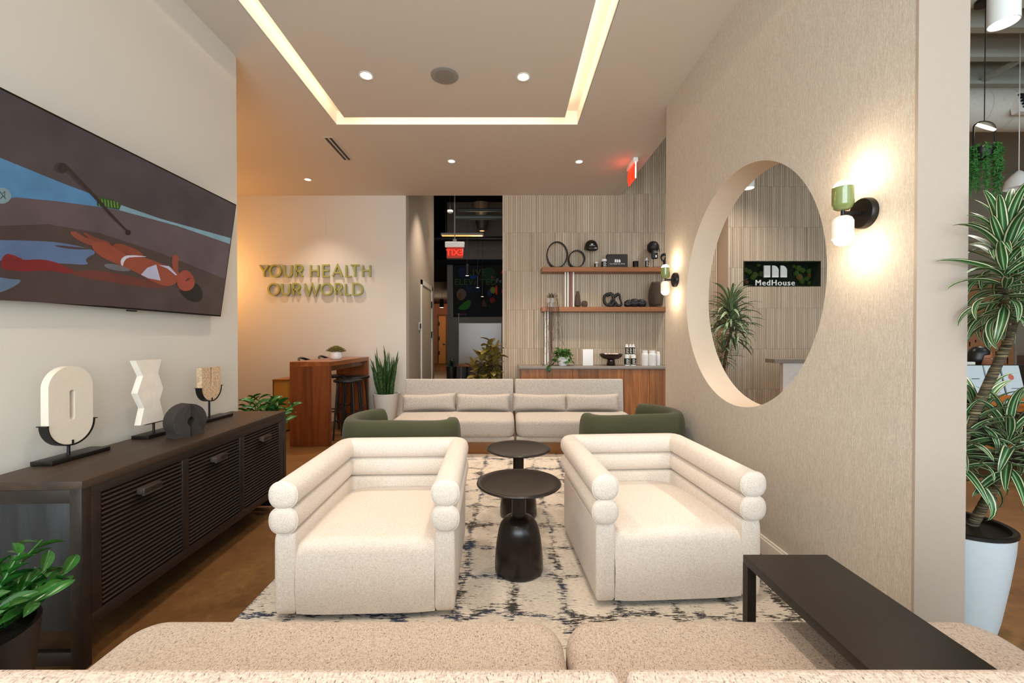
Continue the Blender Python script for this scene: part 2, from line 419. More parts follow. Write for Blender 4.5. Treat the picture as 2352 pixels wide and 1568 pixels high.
lamp('cove_glow', 'AREA', ((ix0 + ix1) / 2, iy1 - .03, ZC + .085), 4, (1, .78, .55), (math.radians(120), 0, 0), shape='RECTANGLE', size=2.2, size_y=.02)
# reception and far-room ceilings
m = MB().box((W + .24, -3, 4.9), (12, YB + 4, 5.0)); rc = struct(m.make('ceiling_reception', plain('recep_ceiling', '#C9C6B9', .8), smooth=0))
struct(MB().box((W + .23, -3, ZC + .2), (W + .24, YB, 4.95)).make('trim_1', M_ceil, smooth=0))
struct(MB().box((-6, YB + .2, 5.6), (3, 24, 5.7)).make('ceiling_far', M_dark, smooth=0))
# walls
struct(MB().box((LX - .12, -3, 0), (LX, LYE, ZC)).make('wall_left', M_paint, smooth=0))
struct(MB().box((-5.2, LYE, 0), (-5.05, YB, ZC)).make('wall_alcove', M_paint, smooth=0))
struct(MB().box((-5.2, LYE - .12, 0), (LX - .12, LYE, ZC)).make('wall_alcove_return', M_paint, smooth=0))
struct(MB().box((-5.2, YB, 0), (-1.65, YB + .2, ZC + .2)).make('wall_back', M_paint, smooth=0))
struct(MB().box((-6, YB, ZC + .21), (-.05, YB + .2, 5.6)).make('wall_header', M_paint, smooth=0))
struct(MB().box((-1.75, YB + .2, 0), (-1.65, 9.54, 5.6)).make('wall_corridor', plain('corridor_paint', '#B9AC9B', .7, var=.02), smooth=0))
# right wall with round opening
R_, WYC, WZC = .825, 2.94, 1.707
def wall_with_hole():
    mb = MB(); n = 96; y0, y1, z0, z1 = 1.663, 4.25, 0, ZC
    inner = [(WYC + R_ * math.cos(2 * PI * i / n), WZC + R_ * math.sin(2 * PI * i / n)) for i in range(n)]
    outer = []
    for i in range(n):
        a = 2 * PI * i / n; c, s_ = math.cos(a), math.sin(a)
        ty = ((y1 - WYC) / c if c > 1e-9 else (y0 - WYC) / c if c < -1e-9 else 1e9); tz = ((z1 - WZC) / s_ if s_ > 1e-9 else (z0 - WZC) / s_ if s_ < -1e-9 else 1e9)
        k = min(ty, tz); outer.append((WYC + c * k, WZC + s_ * k))
    cor = {}
    for (cy_, cz_) in ((y0, z0), (y1, z0), (y0, z1), (y1, z1)):
        j = min(range(n), key=lambda i: abs(math.atan2(math.sin(2 * PI * i / n - math.atan2(cz_ - WZC, cy_ - WYC)), math.cos(2 * PI * i / n - math.atan2(cz_ - WZC, cy_ - WYC)))))
        outer[j] = (cy_, cz_)
    for x, fl_ in ((W, False), (W + WT, True)):
        vs = [(x, p[0], p[1]) for p in inner] + [(x, p[0], p[1]) for p in outer]
        mb.add(vs, [((i, (i + 1) % n, n + (i + 1) % n, n + i) if fl_ else (i, n + i, n + (i + 1) % n, (i + 1) % n)) for i in range(n)])
    mb2 = MB(); vs = [(W, p[0], p[1]) for p in inner] + [(W + WT, p[0], p[1]) for p in inner]
    mb2.add(vs, [(i, (i + 1) % n, n + (i + 1) % n, n + i) for i in range(n)])
    mb3 = MB(); mb3.box((W - .001, y0 - .012, 0), (W + WT + .001, y0, z1)).box((W, y1, 0), (W + WT, y1 + .002, z1)).box((W, y0, z1), (W + WT, y1, z1 + .01))
    return mb, mb2, mb3
a_, b_, c_ = wall_with_hole()
wr = struct(a_.make('wall_right', M_grass, smooth=0))
o = b_.make('window_1', M_jamb, smooth=60); struct(o)
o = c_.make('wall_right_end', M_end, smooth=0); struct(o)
m = MB().box((W - .016, 1.663, 0), (W, 4.25, .10)).box((W - .011, 1.663, .10), (W, 4.25, .115))
struct(m.make('baseboard_right', M_trimw, smooth=0))
struct(MB().box((-5, YB - .015, 0), (-1.65, YB, .12)).make('baseboard_back', M_trimw, smooth=0))
# fluted tile walls
PIT, RH, RZ0 = .0288, .633, 1.202 - .633 * 2
def slats(mb, x0, x1, y, z0, z1, face=-1, axis='x', hole=None):
    n = int((x1 - x0) / PIT); rows = []
    z = RZ0
    while z < z1:
        rows.append((max(z, z0) + .0012, min(z + RH, z1) - .0012)); z += RH
    tones = {}
    for r, (a, b) in enumerate(rows):
        if b <= a: continue
        for i in range(n):
            u = x0 + PIT * (i + .08); v = x0 + PIT * (i + .86); tone = min(1, max(0, random.gauss(.5, .17)))
            dd = .011 + random.random() * .002
            spans = [(a, b)]
            if hole and u > hole[0] - PIT * .6 and v < hole[1] + PIT * .6:
                spans = [(a, min(b, hole[2])), (max(a, hole[3]), b)]
            for (p, q) in spans:
                if q - p < .004: continue
                if axis == 'x': mb.box((u, y - dd, p), (v, y, q), tone=tone)
                else: mb.box((y - dd, u, p), (y, v, q), tone=tone)
wb = struct(MB().box((-.05, YB, 0), (3.6, YB + .2, 4.9)).make('wall_tiled', M_slatback, smooth=0))
mb = MB(); slats(mb, -.05, 3.48, YB, 0, 4.9); mb.make('tile_flutes', M_slat, wb, smooth=0, kind='stuff')
struct(MB().box((-.062, YB - .014, 0), (-.05, YB + .2, ZC)).make('trim_2', M_jamb, smooth=0))
# sign wall in the reception with its niche
SY = 6.56; nx0, nx1, nz0, nz1 = 3.717, 4.92, 2.177, 2.573
m = MB(); m.box((3.478, SY, 0), (nx0, SY + .33, 4.9)); m.box((nx1, SY, 0), (7.2, SY + .33, 4.9)); m.box((nx0, SY, 0), (nx1, SY + .33, nz0)); m.box((nx0, SY, nz1), (nx1, SY + .33, 4.9)); m.box((nx0, SY + .27, nz0), (nx1, SY + .33, nz1))
ws = struct(m.make('wall_sign', M_slatback, smooth=0))
mb = MB(); slats(mb, 3.478, 7.2, SY, 0, 4.9, hole=(nx0, nx1, nz0, nz1)); mb.make('tile_flutes', M_slat, ws, smooth=0, kind='stuff')
m = MB(); m.box((3.47, SY - .012, 0), (3.478, SY + .33, 4.9)); struct(m.make('trim_3', M_jamb, smooth=0))
# far reception walls
struct(MB().box((5, 9.0, 0), (12, 9.15, 4.9)).make('wall_reception_back', plain('taupe_paint', '#B5A795', .7, var=.02), smooth=0))
struct(MB().box((11.9, -3, 0), (12, 9, 4.9)).make('wall_reception_side', plain('peach_paint', '#D9B591', .7, var=.02), smooth=0))
# ------------------------------------------------------------------ ceiling fittings
def downlight(px, py, label, e=60, r=.052, color=WARM, ang=95, beam=True):
    p = on_z(px, py, ZC)
    t_ = thing('recessed_downlight', label, 'ceiling light', (p.x, p.y, ZC), 0, 'recessed ceiling downlights')
    MB().lathe([(r + .012, -.001), (r + .012, -.006), (r, -.006), (r - .006, -.001)], (p.x, p.y, ZC), 32).make('trim_ring', M_trimw, t_)
    MB().lathe([(r - .004, -.002), (0.0001, -.0025)], (p.x, p.y, ZC), 32).make('lens', M_down, t_)
    if beam: spot((p.x, p.y, ZC - .02), e, color, ang)
downlight(841, 173, 'bright downlight left of the round ceiling speaker', 95)
downlight(1202, 176, 'bright downlight right of the round ceiling speaker', 95)
downlight(707, 412, 'small downlight in the soffit above the green wall lettering', 90, .045)
downlight(1037, 370, 'small downlight in the soffit above the dark corridor opening', 130, .045)
downlight(1330, 371, 'small downlight in the soffit nearest the ceiling exit sign', 150, .045)
for x, y, e in ((-1.0, 1.5, 75), (.35, 1.5, 75), (-1.0, .1, 60), (.35, .1, 60)): spot((x, y, ZC - .02), e, WARM, 95)
lamp('alcove_lamp', 'POINT', (-4.75, 6.2, 2.4), 30, AMBER, shadow_soft_size=.12); lamp('alcove_lamp', 'POINT', (-3.6, 4.3, 2.9), 16, AMBER, shadow_soft_size=.12)
spot((-1.4, 5.6, ZC - .02), 70, NEUT, 110, 1, .05)  # unseen bare spot, no downlight fitting at this place
p = on_z(1021, 173, ZC)
t_ = thing('ceiling_speaker', 'round grey perforated speaker flush in the ceiling between two downlights', 'speaker', tuple(p))
MB().lathe([(.122, -.001), (.122, -.006), (.114, -.008)], tuple(p), 40).make('rim', M_grey, t_)
MB().lathe([(.114, -.007), (.06, -.009), (.0001, -.010)], tuple(p), 40).make('grille', plain('speaker_grille', '#8D8379', .8, bump=1, bscale=900, var=.2), t_)
# linear slot vent
a = on_z(752, 316, ZC); b = on_z(792, 366, ZC)
t_ = thing('slot_vent', 'dark twin-slot air vent in the ceiling near the cove corner', 'vent', (a.x, a.y, ZC))
yl, yh = on_z(800, 366, ZC).y, on_z(755, 316, ZC).y
yl, yh = min(yl, yh), max(yl, yh); xm = on_z(775, 340, ZC).x
MB().box((xm - .062, yl - .02, ZC - .005), (xm + .062, yh + .02, ZC - .001)).make('frame', M_ceil, t_, smooth=0)
for dx in (-.026, .026): MB().box((xm + dx - .016, yl, ZC - .007), (xm + dx + .016, yh, ZC - .0051)).make('slot', M_blackw, t_, smooth=0)
# ceiling exit sign
e0 = on_z(1452, 372, ZC)
t_ = thing('exit_sign', 'red edge-lit exit sign hanging from the soffit beside the tiled wall', 'exit sign', (e0.x, e0.y, ZC))
ex, ey = e0.x, e0.y
MB().rbox((ex - .03, ey - .16, ZC - .06), (ex + .03, ey + .17, ZC - .001), .006).make('housing', M_white, t_)
MB().rbox((ex - .006, ey - .15, ZC - .27), (ex + .006, ey + .16, ZC - .055), .002).make('panel', plain('red_acrylic', '#FF4030', .2, Emission_Color=(1, .04, .01, 1), Emission_Strength=.9), t_)
LEFTF = Matrix(((0, 0, -1, 0), (-1, 0, 0, 0), (0, 1, 0, 0), (0, 0, 0, 1)))
text_mb('EXIT', .17, .001, at((ex - .008, ey + .005, ZC - .165), LEFTF)).make('lettering', M_red, t_, smooth=0)
MB().box((ex - .008, ey - .155, ZC - .27), (ex + .008, ey - .150, ZC - .055)).make('edge', emit('lit_edge', '#FFD9C8', 1.6), t_, smooth=0)
lamp('exit_glow', 'POINT', (ex - .12, ey, ZC - .14), .35, (1, .08, .03), shadow_soft_size=.05)

# ------------------------------------------------------------------ television
def tvpt(px, py, off=0.0):
    p0 = Vector((-2.195, 0, 1.524)); p1 = Vector((-2.085, 0, 2.386)); up = (p1 - p0).normalized(); nrm = Vector((up.z, 0, -up.x))
    d = ray(px, py); o_ = Vector((0, 0, CH)); t = (p0 + nrm * off - o_).dot(nrm) / d.dot(nrm); return o_ + d * t
tv = thing('television', 'large flat screen on the left wall showing a woman floating in a pool', 'television', (-2.2, 2.45, 1.5))
up = (tvpt(543, 470) - tvpt(507, 727)); TR, BR = tvpt(543, 470), tvpt(507, 727)
ynear = 1.66
TL = Vector((TR.x, ynear, TR.z)); BL = Vector((BR.x, ynear, BR.z)); nrm = (TR - BR).normalized(); nrm = Vector((nrm.z, 0, -nrm.x))
def slab(a, b, c, d, th, off=0):
    mb = MB(); mb.prism([a + nrm * off, b + nrm * off, c + nrm * off, d + nrm * off], -nrm * th); return mb
slab(BL, BR, TR, TL, .028).make('case', M_black, tv, smooth=0)
bz = .010; u_ = (TR - BR).normalized(); yv = Vector((0, 1, 0))
slab(BL + u_ * bz * 1.6 + yv * bz, BR + u_ * bz * 1.6 - yv * bz, TR - u_ * bz - yv * bz, TL - u_ * bz + yv * bz, .002, .003).make('screen', plain('screen_glass', '#161110', .12), tv, smooth=0)
MB().box((-2.2555, 2.1, 1.62), (-2.222, 2.8, 1.78)).make('wall_bracket', M_black, tv, smooth=0)
lp = tvpt(302, 712); MB().box((lp.x - .004, lp.y - .03, lp.z - .008), (lp.x + .006, lp.y + .03, lp.z)).make('logo_bar', M_black, tv, smooth=0)
TVM = {}
def tvm(h):
    if h not in TVM:
        t = NT('screen_' + h.strip('#')); c = s2l(h)
        g = t.noise(t.coord(), 7, 3); t.b.inputs['Emission Strength'].default_value = .6
        cc = t.ramp(g, [(.3, shade(c, .85)), (.7, shade(c, 1.12))]); t.l(cc, t.b.inputs['Emission Color']); t.col((.01, .01, .01, 1)); t.b.inputs['Roughness'].default_value = .15; TVM[h] = t.m
    return TVM[h]
LY = [0]
def tvpoly(pts, h, sm=2, name='screen_picture', zoom=2.7036, clip=True):
    LY[0] += 1; P = [Vector((x / zoom, y / zoom + 180)) for x, y in pts]
    if sm: P = chaikin(P, sm)
    q = [tvpt(v.x, v.y, .0034 + .00025 * LY[0]) for v in P]
    if clip:
        q = [Vector((v.x, min(max(v.y, ynear + bz), 3.5), v.z)) for v in q]
    mb = MB(); n = len(q); c = sum(q, Vector()) / n
    mb.add(q, [tuple(range(n))]); mb.make(name, tvm(h), tv, smooth=0)
def tvfull(h):
    LY[0] += 1; o_ = .0034 + .00025 * LY[0]
    q = [BL + u_ * bz * 1.6 + yv * bz, BR + u_ * bz * 1.6 - yv * bz, TR - u_ * bz - yv * bz, TL - u_ * bz + yv * bz]
    MB().add([v + nrm * o_ for v in q], [(0, 1, 2, 3)]).make('screen_picture', tvm(h), tv, smooth=0)
tvfull('#493F3F')
tvpoly([(-480, 320), (0, 492), (400, 655), (750, 785), (1000, 872), (1434, 992), (1428, 1028), (1100, 915), (740, 818), (600, 795), (350, 762), (100, 738), (-480, 735)], '#4F82A8', 0)
tvpoly([(752, 786), (1000, 872), (1434, 992), (1428, 1028), (1100, 915), (740, 818)], '#7F9EA5', 0)
tvpoly([(598, 728), (700, 752), (752, 784), (740, 816), (604, 792)], '#2C4A20', 0)
for i in range(7): x = 610 + i * 19; tvpoly([(x, 742 + i * 4), (x + 7, 744 + i * 4), (x + 12, 795 + i * 2), (x + 4, 792 + i * 2)], '#6C8C3C', 0)
tvpoly([(-480, 735), (100, 738), (350, 762), (600, 795), (740, 818), (1100, 915), (1428, 1028), (1397, 1243), (1000, 1085), (620, 960), (300, 905), (-480, 865)], '#5D4C4E', 0)
tvpoly([(-480, 865), (300, 905), (620, 960), (1000, 1085), (1397, 1243), (1368, 1470), (700, 1415), (-480, 1345)], '#493833', 0)
tvpoly([(-480, 1000), (250, 1005), (450, 1030), (620, 1075), (520, 1120), (560, 1160), (420, 1150), (200, 1140), (-480, 1110)], '#5B6F90', 2)
tvpoly([(-60, 1225), (60, 1245), (150, 1250), (60, 1310), (-60, 1345)], '#5F7288', 2)
tvpoly([(300, 1030), (520, 1050), (600, 1062), (430, 1062)], '#483A3B', 2)
tvpoly([(640, 1150), (720, 1150), (830, 1190), (760, 1200), (660, 1180)], '#6C6668', 2)
# arm and leg of the nearer figure, then the floating woman
tvpoly([(450, 1195), (620, 1190), (850, 1235), (1000, 1270), (1050, 1300), (900, 1300), (600, 1250), (440, 1222)], '#6A3126', 2)
tvpoly([(6, 1180), (8, 1120), (40, 1085), (70, 1095), (100, 1100), (140, 1130), (250, 1120), (350, 1140), (430, 1180), (465, 1195), (430, 1215), (300, 1190), (150, 1200), (60, 1190)], '#7C1F20', 2)
for x, y in ((60, 1098), (92, 1108), (125, 1122)): tvpoly([(x - 16, y), (x, y - 12), (x + 16, y), (x, y + 14)], '#8C2422', 2)
tvpoly([(430, 952), (470, 948), (520, 985), (620, 1012), (590, 1045), (520, 1022), (455, 985)], '#8A4632', 2)
tvpoly([(505, 955), (535, 955), (580, 985), (700, 1020), (650, 1035), (560, 1000)], '#7C3E2E', 2)
tvpoly([(560, 1025), (640, 1008), (730, 1055), (790, 1100), (900, 1110), (1000, 1150), (1110, 1190), (1120, 1240), (1060, 1300), (940, 1260), (860, 1210), (760, 1165), (650, 1120), (590, 1080)], '#94452F', 2)
tvpoly([(690, 1035), (740, 1020), (850, 1060), (900, 1100), (860, 1110), (760, 1080)], '#86402D', 2)
tvpoly([(752, 1160), (748, 1125), (780, 1098), (850, 1098), (925, 1108), (850, 1108), (790, 1112), (768, 1140), (764, 1165)], '#CFC6CC', 1)
tvpoly([(875, 1218), (915, 1175), (970, 1155), (998, 1255), (920, 1240)], '#B9B6C6', 0)
tvpoly([(985, 1158), (1050, 1165), (1100, 1220), (1090, 1222), (1040, 1180)], '#B9B6C6', 0)
tvpoly([(1065, 1150), (1072, 1105), (1090, 1090), (1112, 1110), (1105, 1150), (1110, 1200), (1085, 1200)], '#8E4534', 2)
tvpoly([(1120, 1300), (1125, 1340), (1190, 1390), (1250, 1385), (1262, 1330), (1235, 1280), (1190, 1260)], '#16100F', 2)
tvpoly([(1100, 1290), (1098, 1225), (1140, 1185), (1185, 1200), (1215, 1265), (1195, 1310), (1140, 1325)], '#9A4433', 2)
tvpoly([(1150, 1250), (1185, 1235), (1180, 1245), (1155, 1262)], '#5A241C', 1)
# lamp bar on the pool wall and the mute icon
tvpoly([(395, 545), (425, 545), (600, 730), (705, 850), (795, 945), (785, 952), (690, 862), (585, 745)], '#2E1F1B', 0)
for x, y, r in ((388, 556, 33), (795, 957, 18)): tvpoly([(x + r * math.cos(a_ * PI / 6), y + r * math.sin(a_ * PI / 6)) for a_ in range(12)], '#2A1C19', 1)
tvpoly([(12 + 58 * math.cos(a_ * PI / 8), 728 + 50 * math.sin(a_ * PI / 8)) for a_ in range(16)], '#7D9397', 0)
for q in ([(0, 700), (38, 748), (34, 750), (-4, 704)], [(0, 745), (20, 725), (24, 728), (4, 750)], [(14, 712), (32, 698), (32, 742), (28, 742), (28, 706), (16, 716)]): tvpoly(q, '#2E3A3C', 0)

# ------------------------------------------------------------------ wall lettering
def stroke_mb(mb, pts, w, d, closed=False):
    """pts: 3-D points in a plane of constant y, w: stroke width, d: depth away from the wall"""
    P = [Vector((p[0], p[2])) for p in pts]; y = pts[0][1]; L = len(P); lo, hi = [], []
    for i in range(L):
        a = P[i] - P[i - 1] if (i > 0 or closed) else P[1] - P[0]; b = P[(i + 1) % L] - P[i] if (i < L - 1 or closed) else a
        a.normalize(); b.normalize(); T_ = (a + b); T_ = T_.normalized() if T_.length > 1e-6 else a
        k = min(2.2, 1 / max(.2, T_.dot(a))) * w / 2; N_ = Vector((-T_.y, T_.x)) * k; lo.append(P[i] + N_); hi.append(P[i] - N_)
    R_n = L if closed else L - 1; vs, fs = [], []
    for i in range(L): vs += [(lo[i].x, y, lo[i].y), (hi[i].x, y, hi[i].y), (hi[i].x, y - d, hi[i].y), (lo[i].x, y - d, lo[i].y)]
    for i in range(R_n):
        j = (i + 1) % L
        for k in range(4): m_ = (k + 1) % 4; fs.append((i * 4 + k, i * 4 + m_, j * 4 + m_, j * 4 + k))
    if not closed: fs += [(0, 1, 2, 3), (L * 4 - 1, L * 4 - 2, L * 4 - 3, L * 4 - 4)]
    mb.add(vs, fs)
def arc(cx_, cy_, rx, ry, a0, a1, n=14): return [(cx_ + rx * math.cos(math.radians(a0 + (a1 - a0) * i / n)), cy_ + ry * math.sin(math.radians(a0 + (a1 - a0) * i / n))) for i in range(n + 1)]
GLY = {'Y': [[(0, 1), (.5, .45)], [(1, 1), (.5, .45), (.5, 0)]], 'O': ['c', arc(.5, .5, .5, .5, 0, 360, 36)[:-1]],
       'U': [[(0, 1), (0, .38)] + arc(.5, .38, .5, .38, 180, 360)[1:] + [(1, 1)]], 'R': [[(0, 0), (0, 1), (.5, 1)] + arc(.55, .735, .4, .265, 90, -90)[1:] + [(0, .47)], [(.45, .47), (1, 0)]],
       'H': [[(0, 0), (0, 1)], [(1, 0), (1, 1)], [(0, .52), (1, .52)]], 'E': [[(1, 1), (0, 1), (0, 0), (1, 0)], [(0, .52), (.95, .52)]],
       'A': [[(0, 0), (.5, 1), (1, 0)], [(.2, .33), (.8, .33)]], 'L': [[(0, 1), (0, 0), (1, 0)]], 'T': [[(0, 1), (1, 1)], [(.5, 1), (.5, 0)]],
       'W': [[(0, 1), (.27, 0), (.5, .97), (.73, 0), (1, 1)]], 'D': [[(0, 0), (0, 1), (.35, 1)] + arc(.45, .5, .55, .5, 90, -90)[1:] + [(.35, 0)], [(0, 0), (.4, 0)]]}
sg = thing('wall_lettering', 'raised olive green capitals reading YOUR HEALTH OUR WORLD on the cream wall', 'sign', (-2.0, YB, 2.0))
ROWS = [(606.8, 636.8, [('Y', 185, 365), ('O', 364, 580), ('U', 616, 772), ('R', 822, 960), ('H', 1076, 1232), ('E', 1288, 1422), ('A', 1455, 1652), ('L', 1692, 1810), ('T', 1772, 1946), ('H', 1984, 2136)]),
        (649.5, 678.8, [('O', 334, 548), ('U', 578, 736), ('R', 774, 912), ('W', 972, 1254), ('O', 1262, 1476), ('R', 1512, 1645), ('L', 1682, 1798), ('D', 1816, 2003)])]
for y0_, y1_, ls in ROWS:
    for ch, xa, xb in ls:
        w_ = .026; a = on_y(570 + xa / 7.587, y1_, YB - .045); b = on_y(570 + xb / 7.587, y0_, YB - .045); h2 = w_ / 2
        f_ = lambda p: (a.x + h2 + (b.x - a.x - w_) * p[0], YB - .012, a.z + h2 + (b.z - a.z - w_) * p[1])
        mb = MB(); g_ = GLY[ch]
        if g_[0] == 'c': stroke_mb(mb, [f_(p) for p in g_[1]], w_, .035, True)
        else:
            for k, s_ in enumerate(g_): stroke_mb(mb, [Vector(f_(p)) - Vector((0, k * .0004, 0)) for p in s_], w_, .035)
        mb.make('letter', M_olive_letter, sg, smooth=25)
# wall access panel, keypad, corridor door
a = on_y(722, 541, YB); b = on_y(748, 483, YB)
tag(MB().rbox((a.x - .06, YB - .0025, a.z), (b.x, YB - .0005, b.z), .0008, 1).make('access_panel', M_paint), 'flush painted access panel high on the wall above the green lettering', 'panel')
a = on_x(961, 757, -1.65); b = on_x(967, 741, -1.65); c = (a + b) / 2
t_ = thing('wall_keypad', 'white wall keypad beside the corridor door frame', 'keypad', tuple(c))
MB().rbox((-1.649, c.y - .08, c.z - .075), (-1.64, c.y + .05, c.z + .07), .003).make('plate', M_white, t_); MB().rbox((-1.641, c.y - .06, c.z - .04), (-1.628, c.y + .03, c.z + .05), .004).make('keys', M_black, t_)
ya, yb, zt = 8.05, 9.25, 2.50
dr = MB(); dr.box((-1.66, ya, 0), (-1.625, ya + .09, zt)).box((-1.66, yb - .09, 0), (-1.625, yb, zt)).box((-1.66, ya, zt - .09), (-1.625, yb, zt))
dr = struct(dr.make('door_1', M_trimw, smooth=0))
MB().box((-1.66, ya + .09, 0), (-1.64, yb - .09, zt - .09)).make('door_leaf', plain('door_cream', '#D8C7AC', .5), dr, smooth=0)
for z_ in (2.1, 1.45, .4): MB().box((-1.64, yb - .15, z_ - .07), (-1.622, yb - .10, z_ + .07)).make('hinge', M_black, dr, smooth=0)

# ------------------------------------------------------------------ wall sconces
def sconce(y, label):
    z = 1.917; x = W - .105
    t_ = thing('wall_sconce', label, 'wall lamp', (W, y, z), 0, 'two bulb wall sconces beside the round opening')
    q = Matrix.Translation((W - .001, y, z)) @ Matrix.Rotation(-PI / 2, 4, 'Y')
    MB().lathe([(.068, 0), (.068, .02), (.064, .026), (.0001, .026)], (0, 0, 0), 40, mtx=q).make('backplate', M_black, t_)
    MB().box((x, y - .007, z - .008), (W - .02, y + .007, z + .008)).cyl((x, y, z - .02), (x, y, z + .02), .008, n=12).make('arm', M_black, t_)
    r = .041
    gp = [(.008, .012), (.022, .014), (.034, .022), (r, .038), (r, .115), (r - .003, .115), (r - .004, .04), (.02, .03)]
    gs = MB().lathe(gp, (x, y, z), 32).make('shade', plain('olive_glass', '#7D8750', .12, Coat_Weight=.5), t_, label='olive green upper glass shade')
    MB().lathe([(a_, -b_) for a_, b_ in gp], (x, y, z), 32).make('shade', plain('white_glass', '#E9DCD0', .2, Emission_Color=(1, .85, .7, 1), Emission_Strength=.25), t_, label='white lower glass shade')
    for s_ in (1, -1):
        MB().lathe([(.0001, .085), (.02, .088), (.034, .1), (.0365, .118), (.03, .134), (.016, .143), (.0001, .146)], (0, 0, 0), 24, mtx=Matrix.Translation((x, y, z)) @ Matrix.Scale(s_, 4, (0, 0, 1))).make('bulb', M_bulb, t_)
        lamp('sconce_glow', 'POINT', (x + .0, y, z + s_ * .165), 2.3, (1, .80, .56), shadow_soft_size=.03)
sconce(1.887, 'two-bulb sconce between the round opening and the near wall end')
sconce(3.99, 'two-bulb sconce at the far end of the wall, in front of the shelves')

# ------------------------------------------------------------------ credenza and its ornaments
def credenza():
    L_, D_, H_ = 1.67, .43, .775; zb = .16
    t_ = thing('credenza', 'long black stained sideboard with ribbed doors under the television', 'sideboard', (-1.962, 2.515, 0), math.radians(1.9))
    K = dict(world=False); x0, x1 = -D_ / 2, D_ / 2; y0, y1 = -L_ / 2, L_ / 2
    MB().rbox((x0, y0, H_ - .035), (x1, y1, H_), .003).make('top', wood('credenza_top', '#402D1F', '#261A11', 'y', 8, .5, .1), t_, **K)
    MB().rbox((x0 + .02, y0 + .03, zb), (x1 - .055, y1 - .03, H_ - .034), .002).make('body', M_stain, t_, **K)
    for s_, lab in ((y0, 1), (y1 - .03, 2)):
        e_ = MB(); e_.rbox((x0 + .05, s_ + .006, zb), (x1 - .05, s_ + .024, H_ - .03), .002); e_.make('side_panel', wood('stain_sheen_end', '#2E3133', '#121313', 'z', 9, .5, .1), t_, **K)  # black stain with a bluish sheen of light put into the wood colours
        MB().rbox((x1 - .05, s_, 0), (x1 - .002, s_ + .04, H_ - .03), .002).make('leg', M_stain, t_, **K)
        MB().rbox((x0, s_, 0), (x0 + .05, s_ + .04, H_ - .03), .002).make('leg', M_stain, t_, **K)
        MB().rbox((x0 + .05, s_ + .004, .02), (x1 - .05, s_ + .03, .075), .002).make('stretcher', M_stain, t_, **K)
        MB().rbox((x0 + .05, s_ + .002, H_ - .09), (x1 - .05, s_ + .026, H_ - .035), .002).make('rail', M_stain, t_, **K)
    MB().rbox((x1 - .055, y0 + .04, H_ - .075), (x1 - .002, y1 - .04, H_ - .034), .002).make('rail', M_stain, t_, **K)
    MB().rbox((x1 - .055, y0 + .04, zb), (x1 - .002, y1 - .04, zb + .05), .002).make('rail', M_stain, t_, **K)
    dw = (L_ - .08 - .05 * 4) / 3
    slat_me = None
    for i in range(3):
        ya_ = y0 + .04 + .05 + i * (dw + .05) - .0
        if i < 3: MB().rbox((x1 - .055, ya_ - .05, zb + .05), (x1 - .002, ya_ - .004, H_ - .075), .002).make('stile', M_stain, t_, **K)
        za, zc = zb + .054, H_ - .079
        d_ = MB().box((x1 - .05, ya_, za), (x1 - .02, ya_ + dw, zc)).make('door', M_stain, t_, world=False, smooth=0)
        n = 24; ph = (zc - za) / n
        if slat_me is None:
            sec = [(x1 - .02, 0), (x1 - .008, ph * .12), (x1 - .003, ph * .4), (x1 - .006, ph * .7), (x1 - .02, ph * .86)]
            mb = MB(); mb.prism([(a_, 0, b_) for a_, b_ in sec], (0, dw, 0)); so = mb.make('slat', M_stain, d_, world=False, smooth=60); slat_me = so.data
            so.location = (0, ya_, za)
            rng = range(1, n)
        else: rng = range(n)
        for k in rng:
            so = bpy.data.objects.new('slat', slat_me); C.objects.link(so); so.parent = d_; so.location = (0, ya_, za + ph * k)
        hy = ya_ + dw * .5
        MB().rbox((x1 - .008, hy - .055, zc - .075), (x1 + .028, hy + .055, zc - .045), .003).rbox((x1 + .018, hy - .055, zc - .082), (x1 + .028, hy + .055, zc - .045), .002).make('handle', wood('handle_worn', '#54463C', '#251B14', 'y', 20, .5), d_, world=False)
    MB().rbox((x1 - .055, y1 - .09, zb + .05), (x1 - .002, y1 - .04, H_ - .075), .002).make('stile', M_stain, t_, **K)
credenza()
ZT = .7755
# rounded slab on a stand
def stand(t_, x, ya_, yb_, w_=.10):
    MB().rbox((x - w_ / 2, ya_, ZT), (x + w_ / 2, yb_, ZT + .02), .002).make('base', M_black, t_)
t_ = thing('slab_sculpture', 'tall rounded limestone slab with a slot on a black stand', 'sculpture', (-2.1, 2.03, ZT))
sx_ = -2.105; stand(t_, sx_, 1.885, 2.165)
yc0, wd, zb_, zt_ = 2.005, .205, .848, 1.222; r_ = wd / 2
def stadium(y0, r, z0, z1, x, n=20):
    return [(x, y0 + r * math.cos(PI * i / n), z1 - r + r * math.sin(PI * i / n)) for i in range(n + 1)] + [(x, y0 + r * math.cos(PI + PI * i / n), z0 + r + r * math.sin(PI + PI * i / n)) for i in range(n + 1)]
def ringslab(outer, inner, d):
    """plate with a hole: outer and inner loops with the same number of points"""
    n = len(outer); d = Vector(d); o1 = [Vector(p) for p in outer]; i1 = [Vector(p) for p in inner]
    vs = o1 + i1 + [p + d for p in o1] + [p + d for p in i1]; fs = []
    for i in range(n):
        j = (i + 1) % n; fs += [(i, j, n + j, n + i), (2 * n + j, 2 * n + i, 3 * n + i, 3 * n + j), (j, i, 2 * n + i, 2 * n + j), (n + i, n + j, 3 * n + j, 3 * n + i)]
    return MB().add(vs, fs)
ringslab(stadium(yc0, r_, zb_, zt_, sx_ - .018), stadium(yc0 + .002, .012, .965, 1.108, sx_ - .018), (.036, 0, 0)).make('slab', M_stone, t_)
